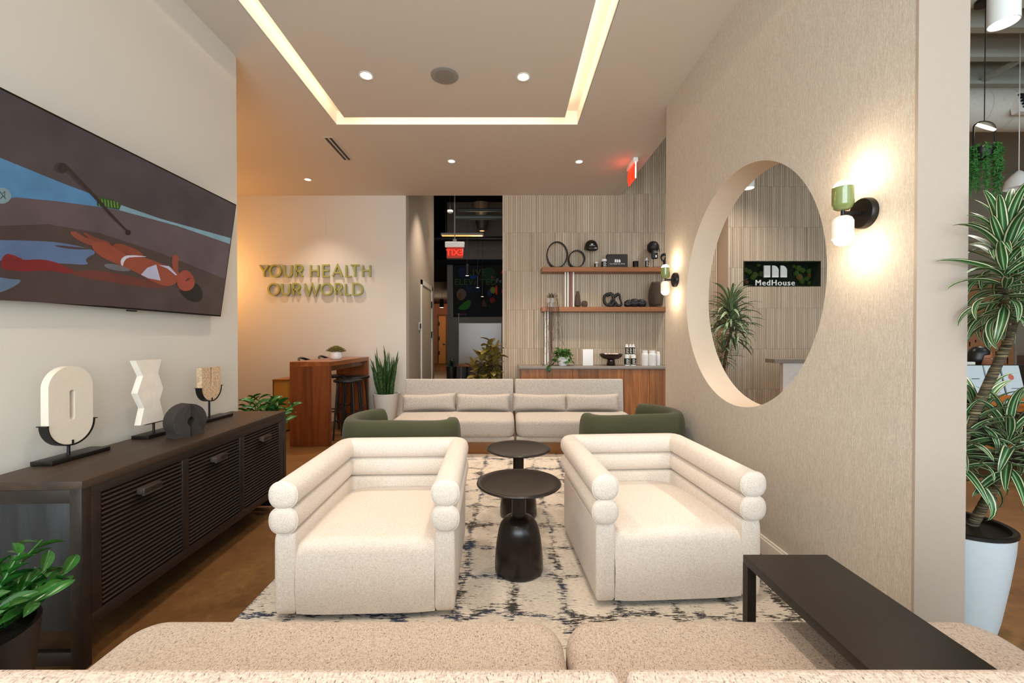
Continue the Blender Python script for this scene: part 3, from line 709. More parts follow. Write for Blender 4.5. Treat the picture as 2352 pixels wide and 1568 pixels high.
def ubracket(t_, x, y, r, zc_, th=.036):
    mb = MB(); n = 24; pts = [(y + (r + .003) * math.cos(PI + PI * i / n), zc_ + (r + .003) * math.sin(PI + PI * i / n)) for i in range(n + 1)]
    vs, fs = [], []
    for i, (a_, b_) in enumerate(pts):
        ny, nz = math.cos(PI + PI * i / n), math.sin(PI + PI * i / n)
        vs += [(x - th / 2 - .004, a_, b_), (x + th / 2 + .004, a_, b_), (x + th / 2 + .004, a_ + ny * .004, b_ + nz * .004), (x - th / 2 - .004, a_ + ny * .004, b_ + nz * .004)]
    for i in range(n):
        for k in range(4): m_ = (k + 1) % 4; fs.append((i * 4 + k, i * 4 + m_, i * 4 + 4 + m_, i * 4 + 4 + k))
    fs += [(0, 1, 2, 3), (n * 4 + 3, n * 4 + 2, n * 4 + 1, n * 4)]
    mb.add(vs, fs)
    for s_ in (-1, 1): mb.box((x - th / 2 - .004, y + s_ * (r + .005) - .012 * (s_ < 0) - .0, zc_), (x + th / 2 + .008, y + s_ * (r + .005) + .012 * (s_ > 0), zc_ + .004))
    mb.box((x + th / 2 + .001, y - .003, zc_ - r - .006), (x + th / 2 + .006, y + .003, zc_ - r + .02))
    mb.make('bracket', M_black, t_)
    MB().cyl((x, y, ZT + .018), (x, y, zc_ - r - .004), .0065, n=14).make('rod', M_black, t_)
ubracket(t_, sx_, yc0, r_, zb_ + r_)
# zigzag marble
t_ = thing('zigzag_sculpture', 'white marble zigzag-edged sculpture on a black stand', 'sculpture', (-2.1, 2.5, ZT))
stand(t_, sx_, 2.395, 2.70)
zz = [(312, 830), (371, 823), (363, 856), (375, 890.5), (366.7, 919), (376, 952), (373, 964), (322.6, 977), (331.4, 937), (315.5, 903.6), (328.6, 863.8)]
pz = [on_x(a_, b_, sx_ + .018) for a_, b_ in zz]
pz[6] = Vector((pz[6].x, pz[5].y, pz[7].z)); pz[1].z = pz[0].z = (pz[0].z + pz[1].z) / 2
MB().prism(pz, (-.036, 0, 0)).make('slab', M_marble, t_, smooth=0)
zm = pz[7].z; MB().cyl((sx_, 2.49, ZT + .018), (sx_, 2.49, zm - .003), .0065, n=14).make('rod', M_black, t_)
MB().box((sx_ - .02, 2.42, zm - .005), (sx_ + .02, 2.57, zm - .0005)).make('bracket', M_black, t_, smooth=0)
# travertine slab
t_ = thing('travertine_sculpture', 'small square-topped travertine slab with a slot on a black stand', 'sculpture', (-2.1, 2.97, ZT))
stand(t_, sx_, 2.84, 3.14)
yc1, r1 = 2.957, .095; zt1, zb1 = 1.152, .918
def ushape(r, z0, z1, x, n=20):
    return [(x, yc1 + r * (1 - 2 * i / n), z1) for i in range(n + 1)] + [(x, yc1 + r * math.cos(PI + PI * i / n), z0 + r + r * math.sin(PI + PI * i / n)) for i in range(n + 1)]
ringslab(ushape(r1, zb1, zt1, sx_ - .018), ushape(.010, 1.028, zt1 - .002, sx_ - .018), (.036, 0, 0)).make('slab', M_trav, t_)
ubracket(t_, sx_, yc1, r1, zb1 + r1)
# split stone arch
t_ = thing('arch_sculpture', 'dark grainy stone arch in two fitted halves on the sideboard', 'sculpture', (-1.905, 2.49, ZT), math.radians(-20))
def archhalf(sg_, dx, R=.104):
    hc = .088; pts = [(.010, 0), (.088, 0)] + [(R * math.cos(math.radians(a_)), hc + R * math.sin(math.radians(a_))) for a_ in range(-34, 88, 8)] + [(.008, hc + R), (.008, hc + .032)]
    pts += [(.028 * math.cos(math.radians(a_)), hc + .002 + .028 * math.sin(math.radians(a_))) for a_ in (70, 40, 10, -20, -50)] + [(.010, hc - .032)]
    bm = bmesh.new(); th = .046
    f_ = bm.faces.new([bm.verts.new((-th + dx, sg_ * a_, b_)) for a_, b_ in pts]); ex_ = bmesh.ops.extrude_face_region(bm, geom=[f_])
    bmesh.ops.translate(bm, verts=[v for v in ex_['geom'] if isinstance(v, bmesh.types.BMVert)], vec=(2 * th, 0, 0))
    ed = [e_ for e_ in bm.edges if e_.calc_length() < 1.8 * th and abs(e_.verts[0].co.x - e_.verts[1].co.x) < .001 and min(e_.verts[0].co.z, e_.verts[1].co.z) > .004]
    ed = [e_ for e_ in ed if all(math.hypot(v.co.y, v.co.z - hc) > .075 for v in e_.verts)]
    bmesh.ops.bevel(bm, geom=ed, offset=.032, segments=5, affect='EDGES', profile=.5, clamp_overlap=True)
    bm.verts.index_update(); mb = MB().add([v.co.copy() for v in bm.verts], [[v.index for v in q.verts] for q in bm.faces]); bm.free()
    mb.make('stone_half', M_basalt, t_, world=False, smooth=50)
archhalf(-1, 0); archhalf(1, -.026, .102)

# ------------------------------------------------------------------ seating
def cream_chair(loc, rz, label):
    t_ = thing('barrel_armchair', label, 'armchair', (loc[0], loc[1], .0105), math.radians(rz), 'cream tube armchairs')
    K = dict(world=False); w2, d0, d1, H_ = .427, -.455, .455, .42
    path = arcpath([(-w2 + .05, d0 + .0), (-w2 + .05, d1 - .05), (w2 - .05, d1 - .05), (w2 - .05, d0 + .0)], .09)
    sec = superell(.05, (H_ - .03) / 2, .03 + (H_ - .03) / 2, 9, 28)
    MB().sweep(path, sec, dome=.014).make('body', M_cream, t_, smooth=70, **K)
    for z_, nm in ((.482, 'tube'), (.603, 'tube')):
        p2 = arcpath([(-w2 + .046, d0 - .012), (-w2 + .046, d1 - .05), (w2 - .046, d1 - .05), (w2 - .046, d0 - .012)], .05, 5)
        MB().sweep(p2, superell(.0655, .0635, z_, 2.35, 28), dome=.018).make('roll_cushion', M_cream, t_, smooth=60, **K)
        for xx in (-w2 + .046, w2 - .046):
            pr = [(xx + q[0], d0 - .012, q[1]) for q in superell(.0665, .0645, z_, 2.35, 28)]
            MB().tube(pr + pr[:1], .003, 6).make('piping', M_cream, t_, **K)
    # seat block with a crowned top and bowed front
    nx, ny = 14, 18; sx0, sx1, sy0, sy1 = -w2 + .098, w2 - .098, d0 - .012, d1 - .105
    prof = [(0, .03)] + [(0 - .012 * math.sin(PI * k / 8), .03 + .29 * k / 8) for k in range(1, 9)]
    prof += [(.065 - .065 * math.cos(a_ * PI / 2), .32 + .058 * math.sin(a_ * PI / 2)) for a_ in (.2, .4, .6, .8, 1)]
    prof += [(.065 + (sy1 - sy0 - .065) * k / 8, .378 + .014 * math.sin(PI * k / 8) - .03 * k / 8) for k in range(1, 9)]
    vs, fs = [], []
    for i in range(nx + 1):
        u = i / nx; edge = (abs(2 * u - 1)) ** 6
        for (dy, z_) in prof: vs.append((sx0 + (sx1 - sx0) * u, sy0 + dy + edge * .012, z_ - edge * .02 * (z_ > .2) + (1 - edge) * .0))
    m_ = len(prof)
    for i in range(nx):
        for j in range(m_ - 1): fs.append((i * m_ + j, (i + 1) * m_ + j, (i + 1) * m_ + j + 1, i * m_ + j + 1))
    mb = MB(); mb.add(vs, fs); mb.make('seat', M_cream, t_, smooth=60, **K)
    MB().cyl((0, 0, .001), (0, 0, .05), .30, n=32).make('swivel_base', M_black, t_, **K)
cream_chair((-.69, 2.45), 2.0, 'cream tube-armed armchair beside the black sideboard')
cream_chair((.845, 2.56), 3.4, 'cream tube-armed armchair beside the wall with the round opening')

def green_chair(loc, mir, rz, label):
    t_ = thing('curved_lounge_chair', label, 'armchair', (loc[0], loc[1], .0105), math.radians(rz), 'olive green curved chairs')
    K = dict(world=False); s_ = -1 if mir else 1
    pts = [(.40, -.12), (.40, -.22), (.33, -.28), (.2, -.30), (0, -.29), (-.2, -.31), (-.33, -.30), (-.42, -.20), (-.45, -.02), (-.41, .16), (-.32, .26)]
    pts = [(p[0] * s_, p[1]) for p in chaikin([Vector(q) for q in pts], 2, closed=False)]
    sec = superell(.07, .295, .415, 3.6, 26)
    if mir: pts = pts[::-1]
    MB().sweep([tuple(p) for p in pts], sec, dome=.05).make('backrest', M_green, t_, smooth=70, **K)
    MB().blob((0, .06, .30), (.40, .36, .12), 4.5, 32, 12).make('seat', M_green, t_, smooth=70, **K)
    MB().cyl((0, .02, .002), (0, .02, .2), .27, n=32).make('base', M_black, t_, **K)
green_chair((-.83, 3.53), False, -3, 'olive green curved-back chair near the bar table')
green_chair((1.06, 3.79), True, 12, 'olive green curved-back chair near the tiled wall cabinets')

def side_table(x, y, label):
    t_ = thing('pedestal_table', label, 'side table', (x, y, .0105), 0, 'black turned pedestal side tables'); K = dict(world=False)
    MB().lathe([(.13, .0), (.139, .006), (.141, .03), (.137, .10), (.128, .18), (.118, .235), (.105, .272), (.082, .30), (.055, .315), (.044, .318), (.0001, .318)], n=48).make('base', M_ebony, t_, smooth=60, **K)
    MB().lathe([(.041, .316), (.041, .462)], n=32).make('stem', M_ebony, t_, smooth=60, **K)
    MB().lathe([(.045, .460), (.12, .474), (.20, .488), (.238, .498), (.2455, .506), (.243, .512), (.235, .514), (.21, .508), (.12, .501), (.0001, .499)], n=64).make('tabletop', M_ebony, t_, smooth=60, **K)
side_table(.073, 2.425, 'black turned pedestal table, the nearer one between the cream chairs')
side_table(.092, 3.185, 'black turned pedestal table, the farther one in front of the far sofa')

def rcushion(x0, x1, y0, y1, z0, z1, R=.10, r=.05, crown=.0):
    mb = MB(); N_ = 10; rings = []
    prof = [(r * (1 - math.sin(a_)), z0 + r * (1 - math.cos(a_))) for a_ in (0.3, .8, 1.2, PI / 2)] + [(0, z1 - r)] + [(r * (1 - math.cos(a_)), z1 - r * (1 - math.sin(a_))) for a_ in (.35, .75, 1.15, PI / 2)]
    def loop(ins, z):
        out = []; rr = max(R - ins, .01)
        for (cx_, cy_, a0) in ((x1 - R, y1 - R, 0), (x0 + R, y1 - R, 90), (x0 + R, y0 + R, 180), (x1 - R, y0 + R, 270)):
            for k in range(N_): a_ = math.radians(a0 + 90 * k / (N_ - 1)); out.append((cx_ + rr * math.cos(a_), cy_ + rr * math.sin(a_), z))
        return out
    for ins, z in prof: rings.append(loop(ins, z))
    cx_, cy_ = (x0 + x1) / 2, (y0 + y1) / 2
    for k in (.8, .5, .2): rings.append([(cx_ + (p[0] - cx_) * k, cy_ + (p[1] - cy_) * k, z1 + crown * (1 - k)) for p in rings[8]])
    n = N_ * 4; vs = [p for q in rings for p in q]; fs = [tuple(range(n - 1, -1, -1)), tuple(range((len(rings) - 1) * n, len(rings) * n))]
    for i in range(len(rings) - 1):
        for k in range(n): m_ = (k + 1) % n; fs.append((i * n + k, i * n + m_, (i + 1) * n + m_, (i + 1) * n + k))
    return mb.add(vs, fs)
def bench_sofa(loc, rz, wd, fab, label, group, gap=.02):
    t_ = thing('armless_sofa', label, 'sofa', (loc[0], loc[1], 0), rz, group); K = dict(world=False)
    w2 = wd / 2 - gap / 2
    MB().rbox((-w2 + .03, -.42, .0105), (w2 - .03, .30, .15), .006).make('plinth', M_oak, t_, **K)
    MB().rbox((-w2, -.45, .15), (w2, .33, .215), .02, 3).make('seat_base', fab, t_, **K)
    # seat cushion: rounded block
    mb = rcushion(-w2, w2, -.47, .205, .205, .418, .11, .055, .012); mb.make('seat_cushion', fab, t_, smooth=70, **K)
    tilt = Matrix.Translation((0, .255, .19)) @ Matrix.Rotation(math.radians(-6), 4, 'X')
    MB().rbox((-w2 + .002, -.055, .03), (w2 - .002, .055, .632), .018, 3, tilt).make('backrest', fab, t_, smooth=70, **K)
    return t_
bench_sofa((-.625, 5.29), 0, 1.46, M_sofa_far, 'left bench of the far sofa, in front of the corridor opening', 'armless sofas at the far side')
bench_sofa((.835, 5.29), 0, 1.46, M_sofa_far, 'right bench of the far sofa, in front of the wooden cabinets', 'armless sofas at the far side')
def lumbar(x, label, rot=0):
    t_ = thing('lumbar_pillow', label, 'pillow', (x, 5.375, .427), 0, 'lumbar pillows along the far sofa')
    vs, fs = [], []; nu, nv = 24, 10
    for s_ in (1, -1):
        k = len(vs)
        for i in range(nu + 1):
            for j in range(nv + 1):
                u, v = 2 * i / nu - 1, 2 * j / nv - 1; h = .075 * ((1 - u ** 4) * (1 - v ** 4)) ** .45
                pin = 1 + .05 * (abs(u * v)) ** 3 - .03 * (1 - u * u)
                vs.append((.338 * u * (1 + .02 * v * v), -s_ * h, .112 + .108 * v * pin * (1 - .06 * (1 - abs(u)))))
        for i in range(nu):
            for j in range(nv): a_ = k + i * (nv + 1) + j; q = (a_, a_ + nv + 1, a_ + nv + 2, a_ + 1); fs.append(q if s_ > 0 else q[::-1])
    mb = MB(); mb.add(vs, fs, Matrix.Rotation(math.radians(-14), 4, 'X') @ Matrix.Rotation(math.radians(rot), 4, 'Y')); mb.make('cover', M_sofa_far, t_, world=False, smooth=70)
    MB().tube([tuple((Matrix.Rotation(math.radians(-14), 4, 'X') @ Matrix.Rotation(math.radians(rot), 4, 'Y')) @ Vector((.338 * a_, 0, .112 + .108 * b_))) for a_, b_ in ((-1, -1.03), (-.5, -.97), (0, -.95), (.5, -.97), (1, -1.03), (1, 0), (1, 1.03), (.5, .97), (0, .95), (-.5, .97), (-1, 1.03), (-1, 0), (-1, -1.03))], .003, 5).make('piping', M_sofa_far, t_, world=False)
lumbar(-1.0, 'lumbar pillow nearest the snake plant on the far sofa', -2)
lumbar(-.30, 'second lumbar pillow from the snake plant on the far sofa', 0)
lumbar(.43, 'third lumbar pillow from the snake plant on the far sofa', 1)
lumbar(1.11, 'lumbar pillow nearest the wooden cabinets on the far sofa', 0)
# near sofa, seen from behind its backrest
bench_sofa((-.52, .94), PI, 1.405, M_sofa, 'nearest oatmeal sofa bench beside the black sideboard', 'armless sofas in the foreground', .004)
bench_sofa((.888, .94), PI, 1.405, M_sofa, 'nearest oatmeal sofa bench under the black narrow table', 'armless sofas in the foreground', .004)
# narrow black table over the near sofa
t_ = thing('narrow_console', 'long narrow black metal table standing over the near sofa', 'table', (1.0, .85, 0))
bx0, bx1, by0, by1, bz_ = .853, 1.155, .25, 1.50, .575
MB().rbox((bx0, by0, bz_ - .03), (bx1, by1, bz_), .002).make('tabletop', M_table, t_)
for xx in (bx0, bx1 - .03):
    for yy in (by1 - .03, by0): MB().box((xx, yy, 0.011), (xx + .03, yy + .03, bz_ - .028)).make('leg', M_table, t_, smooth=0)
# far black side table behind the right green chair
t_ = thing('black_side_table', 'low black table between the green chair and the wooden cabinets', 'table', (1.66, 4.53, 0.0))
a = Vector((1.525, 4.77, .6))
MB().rbox((a.x, 4.30, .555), (a.x + .28, a.y, .575), .002).make('tabletop', M_black, t_)
for xx in (a.x, a.x + .25):
    for yy in (4.30, a.y - .03): MB().box((xx, yy, 0.0105), (xx + .03, yy + .03, .556)).make('leg', M_black, t_, smooth=0)
# rug
tag(MB().rbox((-1.30, .25, 0.0005), (1.50, 5.05, .010), .003, 1).make('area_rug', M_rug), 'cream rug with ragged charcoal and blue grid pattern under the chairs', 'rug')
# ------------------------------------------------------------------ bar table, stools
t_ = thing('bar_table', 'tall walnut waterfall bar table in front of the cream lettered wall', 'table', (-2.48, 6.0, 0))
tx0, tx1, ty0, ty1, tz = -2.735, -2.232, 5.27, 6.78, 1.066
MB().rbox((tx0, ty0, 0), (tx1, ty0 + .06, tz - .06), .002, 1).make('end_panel', M_walnut, t_)
MB().rbox((tx0, ty1 - .06, 0), (tx1, ty1, tz - .06), .002, 1).make('end_panel', M_walnut, t_)
MB().rbox((tx0, ty0, tz - .06), (tx1, ty1, tz), .002, 1).make('tabletop', wood('walnut_y', '#A8602C', '#6B3412', 'y', 8, .3), t_)
MB().rbox((tx0 + .12, ty0 + .06, tz - .13), (tx1 - .06, ty1 - .06, tz - .061), .002, 1).make('apron', M_walnut, t_)
def stool(x, y, label, back=False, rz=0):
    t_ = thing('bar_stool', label, 'stool', (x, y, 0), rz, 'black bar stools at the walnut table'); K = dict(world=False)
    MB().lathe([(.0001, .765), (.15, .765), (.182, .772), (.19, .786), (.186, .80), (.15, .797), (.0001, .79)], n=36).make('seat', M_blackw, t_, **K)
    for a_ in (45, 135, 225, 315):
        c, s_ = math.cos(math.radians(a_)), math.sin(math.radians(a_))
        MB().cyl((.14 * c, .14 * s_, .768), (.205 * c, .205 * s_, 0), .015, .012, 12).make('leg', M_blackw, t_, **K)
    pts = [(.185 * math.cos(math.radians(a_)), .185 * math.sin(math.radians(a_)), z_) for a_, z_ in ((45, .26), (135, .26), (225, .26), (315, .26))]
    for i in range(4):
        p, q = Vector(pts[i]), Vector(pts[(i + 1) % 4]); dz = Vector((0, 0, .10 * (i % 2)))
        MB().cyl(p + dz, q + dz, .009, n=8).make('footrest_bar', M_blackw, t_, **K)
    if back:
        ar = [(.2 * math.cos(math.radians(a_)), .2 * math.sin(math.radians(a_)), 1.035 + .055 * math.cos(math.radians((a_ - 180) * 1.6))) for a_ in range(124, 237, 8)]
        MB().tube(ar, .017, 8).make('back_rail', M_ebony, t_, label='curved dark back rail', **K)
        for a_ in (125, 235): MB().cyl((.17 * math.cos(math.radians(a_)), .17 * math.sin(math.radians(a_)), .78), (.2 * math.cos(math.radians(a_)), .2 * math.sin(math.radians(a_)), 1.035), .011, n=8).make('back_post', M_blackw, t_, **K)
    return t_
stool(-2.16, 5.70, 'backless black round stool at the near half of the walnut table')
stool(-2.24, 6.24, 'backless black round stool at the far half of the walnut table')
stool(-2.66, 5.80, 'stool behind the walnut table, its back rail showing over the near end', True)
stool(-2.66, 6.42, 'stool behind the walnut table, its back rail showing by the succulent pot', True)
# gold sided cabinet behind
t_ = thing('low_cabinet', 'low brown-topped cabinet with a gold side left of the walnut table', 'cabinet', (-3.5, 6.2, 0))
a = on_y(625, 871, 6.1)
MB().rbox((a.x, 6.1, a.z - .025), (a.x + .22, 6.78, a.z), .002).make('top', M_walnut_x, t_)
MB().rbox((a.x + .008, 6.12, .02), (a.x + .215, 6.77, a.z - .025), .002).make('body', M_gold, t_)
MB().box((a.x, 6.115, 0.02), (a.x + .008, 6.775, a.z - .025)).make('side_panel', M_ebony, t_, smooth=0)

# ------------------------------------------------------------------ cabinets, counter, shelves
CY0, CZ = 6.43, .935; cxl = .228
unit = [(cxl, 1.02), (1.02, 1.81), (1.81, 2.60)]
for i, (xa, xb) in enumerate(unit):
    t_ = thing('wood_cabinet', ['walnut plank-fronted base cabinet at the free left end of the grey counter', 'walnut plank-fronted base cabinet in the middle of the grey counter', 'walnut plank-fronted base cabinet disappearing behind the near wall'][i], 'cabinet', ((xa + xb) / 2, 6.65, 0), 0, 'walnut base cabinets under the shelves')
    MB().box((xa + .002, CY0 + .02, .06), (xb - .002, YB - .016, CZ - .045)).make('carcass', M_walnut, t_, smooth=0)
    MB().box((xa + .01, CY0 + .06, 0), (xb - .01, CY0 + .08, .06)).make('toe_kick', M_blackw, t_, smooth=0)
    mid = (xa + xb) / 2
    for (da, db) in ((xa + .003, mid - .0025), (mid + .0025, xb - .003)):
        d_ = MB().box((da, CY0 + .012, .065), (db, CY0 + .02, CZ - .048)).make('door', M_walnut, t_, smooth=0)
        x = da
        while x < db - .005:
            w_ = min(random.choice((.05, .07, .085, .1, .12)), db - x)
            if db - x - w_ < .03: w_ = db - x
            MB().box((x + .0006, CY0 - random.random() * .0015, .066), (x + w_ - .0006, CY0 + .012, CZ - .049)).make('plank', M_plank, d_, smooth=0); x += w_
tag(MB().rbox((cxl - .035, CY0 - .02, CZ - .042), (2.62, YB - .016, CZ), .003).make('countertop', M_counter), 'long grey countertop over the walnut cabinets', 'countertop')
t_ = thing('wall_shelving', 'two long walnut shelves with white and wooden posts on the tiled wall', 'shelf', (1.6, 6.75, 1.4))
SZ = []
for nm, py in (('upper', 613), ('lower', 704.5)):
    a = on_y(1245, py, 6.62); SZ.append(a.z)
    MB().rbox((a.x, 6.62, a.z - .072), (2.6, YB - .014, a.z), .002, 1).make('shelf_board', M_walnut_x, t_)
SU, SL = SZ
def posts(xs, z0, z1, yy=6.68):
    for px, w_, wh in xs:
        a = on_y(px, 700, yy)
        if wh: MB().cyl((a.x, yy, z0 + .0005), (a.x, yy, z1 - .0005), w_ / 2, n=14).make('post', M_white, t_, label='thin white post')
        else: MB().box((a.x - w_ / 2, yy - .02, z0 + .0005), (a.x + w_ / 2, yy + .02, z1 - .0005)).make('post', M_walnut, t_, smooth=0, label='square walnut post')
posts([(1298.5, .024, 1), (1304.5, .024, 1), (1311, .03, 0), (1317, .024, 1)], SL, SU - .072)
posts([(1252.5, .024, 1), (1258.7, .026, 1), (1264.8, .03, 0)], CZ, SL - .072)

YS = 6.74
def wx(px, y=YS): return on_y(px, 700, y).x
def hh(py0, py1, y=YS): return (py1 - py0) * y / F
def oval_ring(x0p, x1p, top, base_z, label, tilt=0):
    cx_ = (wx(x0p) + wx(x1p)) / 2; rx = (wx(x1p) - wx(x0p)) / 2; h_ = hh(top, 612.5)
    t = MB(); n = 56; th = .016
    vs, fs = [], []
    for i in range(n):
        a_ = 2 * PI * i / n; k = 1 + .04 * math.cos(2 * (a_ - .9))
        dep = .05 * (1 - .35 * math.sin(a_))
        for r_, d_ in ((0, -dep), (0, dep), (-th, dep), (-th, -dep)):
            x = (rx * k + r_) * math.cos(a_); z = (h_ / 2 * k + r_) * math.sin(a_)
            vs.append((cx_ + x + tilt * z, YS + d_ , max(base_z + .0005 + (0 if r_ == 0 else .006), base_z + h_ / 2 + z)))
    for i in range(n):
        j = (i + 1) % n
        for q in range(4): m_ = (q + 1) % 4; fs.append((i * 4 + q, j * 4 + q, j * 4 + m_, i * 4 + m_))
    t.add(vs, fs); tag(t.make('ring_sculpture', M_black, smooth=50), label, 'sculpture')
oval_ring(1254.5, 1303.5, 552, SU, 'large black oval ring at the left end of the upper shelf', -.05)
oval_ring(1304, 1343, 571.5, SU, 'smaller black round ring beside the large one on the upper shelf', -.02)
def text_on(t_, s, size, x, y, z, mat, nm='lettering', rx=0):
    text_mb(s, size, .0004, at((x, y, z)) @ Matrix.Rotation(rx, 4, 'X')).make(nm, mat, t_, smooth=0)
M_ink = emit('print_white', '#E8E4DC', .12); M_inkd = plain('print_dark', '#232A22', .6)
def mlogo(t_, x0, x1, z0, z1, y, mat, d=.001, nm='emblem'):
    w_ = (x1 - x0); bw = w_ * .27; gp = (w_ - 3 * bw) / 2
    mb = MB()
    for k in range(3):
        a_ = x0 + k * (bw + gp); h_ = z1 - z0; r_ = bw * .85
        poly = [(a_, y, z0), (a_ + bw, y, z0)]
        if k == 0: poly += [(a_ + bw, y, z1), (a_, y, z1)]
        else: poly += [(a_ + bw - r_ + r_ * math.cos(q * PI / 16), y, z1 - r_ + r_ * math.sin(q * PI / 16)) for q in range(9)] + [(a_, y, z1)]
        mb.prism(poly, (0, -d, 0))
    mb.make(nm, mat, t_, smooth=0)
def cap_stand(px, x0p, x1p, top, bot, label, side=False):
    x = wx(px); zb_ = SU; zt_ = zb_ + hh(top, 612.5); zc_ = zb_ + hh(bot, 612.5)
    s_ = thing('cap_stand', 'slim black stand holding the ' + ('sideways' if side else 'forward-facing') + ' cap on the upper shelf', 'stand', (x, YS, zb_))
    MB().lathe([(.055, 0), (.055, .004), (.02, .009), (.006, .014), (.0045, .03), (.0045, zt_ - zb_ - .09), (.02, zt_ - zb_ - .085), (.0001, zt_ - zb_ - .07)], (x, YS, zb_ + .0003), 24).make('pole_and_base', M_black, s_)
    c_ = thing('baseball_cap', label, 'cap', (x, YS, zc_)); h_ = zt_ - zc_
    if not side:
        w_ = (wx(x1p) - wx(x0p)) / 2 * .93
        MB().lathe([(w_ + .002, h_ * .26), (w_ * .98, h_ * .45), (w_ * .85, h_ * .72), (w_ * .6, h_ * .9), (w_ * .25, h_ * .985), (.006, h_ * .99), (.006, h_ * 1.01), (.0001, h_ * 1.02)], (x + .004, YS, zc_), 32).make('crown', M_blackw, c_)
        mb = MB().blob((x + .002, YS - w_ * .85, zc_ + h_ * .17), (w_ * .80, w_ * .55, h_ * .16), 3.4, 24, 10); mb.make('brim', M_blackw, c_)
        mb = MB(); n = 14; vs = []
        for i in range(0):
            a_ = PI + PI * i / n
            for r_, dz in ((.95, .30), (1.35, .06 + .1 * abs(math.cos(a_)))): vs.append((x + .004 + w_ * .82 * math.cos(a_) * (1 if r_ > 1 else 1.1), YS + w_ * r_ * math.sin(a_) * 1.0, zc_ + h_ * dz))
        mlogo(c_, x - .018, x + .014, zc_ + h_ * .50, zc_ + h_ * .58, YS - w_ * .97, M_ink, .003)
        text_on(c_, 'MedHouse', .019, x, YS - w_ * 1.03, zc_ + h_ * .43, M_ink)
        MB().lathe([(.0001, 0), (.016, .001)], (0, 0, 0), 16, 1.5, .8, mtx=Matrix.Translation((x + .045, YS - w_ * 1.39, zc_ + h_ * .17)) @ Matrix.Rotation(PI / 2, 4, 'X')).make('sticker', M_grey, c_)
    else:
        w_ = (wx(x1p) - wx(x0p)) / 2 * .9
        MB().blob((x - .005, YS, zc_ + h_ * .68), (w_, w_ * 1.05, h_ * .33), 2.1, 24, 14).make('crown', M_blackw, c_)
        MB().rbox((x - w_ * .62, YS - w_ * 1.02, zc_), (x + w_ * .42, YS - w_ * .8, zc_ + h_ * .5), .02, 3).make('brim', M_blackw, c_)
        MB().tube([(x + w_ * .8, YS, zc_ + h_ * .75), (x + w_ * 1.1, YS, zc_ + h_ * .55), (x + w_ * 1.05, YS, zc_ + h_ * .42)], .008, 6).make('strap', M_blackw, c_)
        MB().box((x + w_ * .05, YS - w_ * 1.04, zc_ + h_ * .08), (x + w_ * .25, YS - w_ * 1.02, zc_ + h_ * .2)).make('sticker', M_ink, c_, smooth=0)
        text_on(c_, 'MedHouse', .017, x + .02, YS - w_ * 1.04, zc_ + h_ * .36, M_ink)
cap_stand(1357, 1342, 1374.5, 548, 575.5, 'black baseball cap facing forward on a stand, upper shelf')
cap_stand(1500, 1486, 1515, 551, 593.5, 'black baseball cap turned sideways on a stand, upper shelf', True)
def bottle(x0p, x1p, top, base_px, base_z, label, body='white', dark=True, slim=False, group=None, y=YS, cat='bottle', capw=.8, wide=False):
    x = (wx(x0p, y) + wx(x1p, y)) / 2; r = (wx(x1p, y) - wx(x0p, y)) / 2; h = hh(top, base_px, y)
    t_ = thing('supplement_bottle' if cat == 'bottle' else 'supplement_tub', label, cat, (x, y, base_z), 0, group)
    ch = h * (.18 if not slim else .13)
    MB().lathe([(r * .96, 0.0004), (r, .004), (r, h - ch - .012), (r * .8, h - ch), (r * .72, h - ch)], (x, y, base_z), 28).make('body', M_white, t_)
    MB().lathe([(r * capw, h - ch), (r * capw, h - .003), (r * capw * .94, h), (.0001, h)], (x, y, base_z), 28).make('lid', M_white, t_)
    if dark:
        MB().lathe([(r * 1.01, h * .1), (r * 1.012, h * .1 + .001), (r * 1.012, h * .72), (r * 1.01, h * .72)], (x, y, base_z), 28).make('label_band', M_inkd, t_, label='dark green printed band')
        mb = MB(); 
        for k in range(4):
            zz_ = base_z + h * (.2 + .12 * k)
            for q in range(3 - (k % 2)):
                aa = math.radians(-90 + (q - 1) * 24 + 6); dx = .006 if not slim else .004
                xx, yy = x + r * 1.02 * math.cos(aa), y + r * 1.02 * math.sin(aa)
                mb.box((xx - dx, yy - .0012, zz_), (xx + dx, yy - .0002, zz_ + h * .06))
        mb.make('print', M_ink, t_, smooth=0)
    else:
        mb = MB()
        for k in range(5): mb.box((x - r * .5, y - r * 1.012 + .0002 * k, base_z + h * (.25 + .1 * k)), (x + r * .4, y - r * .85, base_z + h * (.265 + .1 * k)))
        mb.make('print', plain('faint_print', '#C9C5C0', .6), t_, smooth=0)
bottle(1365, 1374.8, 598, 612.5, SU, 'short white-lidded bottle right of the forward-facing cap', capw=.62)
bottle(1381, 1394, 592, 612.5, SU, 'dark green labelled jar left of the black gift box', capw=.97)
bottle(1481.5, 1488.8, 589, 612.5, SU, 'slim tall bottle left of the sideways cap', slim=True, capw=.72)
# gift box
xa, xb = wx(1394.5, 6.70), wx(1441, 6.70); h_ = hh(581.5, 613, 6.70)
t_ = thing('gift_box', 'black gift box with white emblem standing on the upper shelf', 'box', ((xa + xb) / 2, 6.72, SU))
MB().rbox((xa, 6.70, SU + .0005), (xb, 6.79, SU + h_), .003).make('carton', plain('black_card', '#2A2627', .6), t_)
mlogo(t_, xa + (xb - xa) * .37, xa + (xb - xa) * .65, SU + h_ * .40, SU + h_ * .62, 6.70, M_ink)
text_on(t_, 'Your Health, Our World', .024, (xa + xb) / 2, 6.6985, SU + h_ * .29, M_ink)
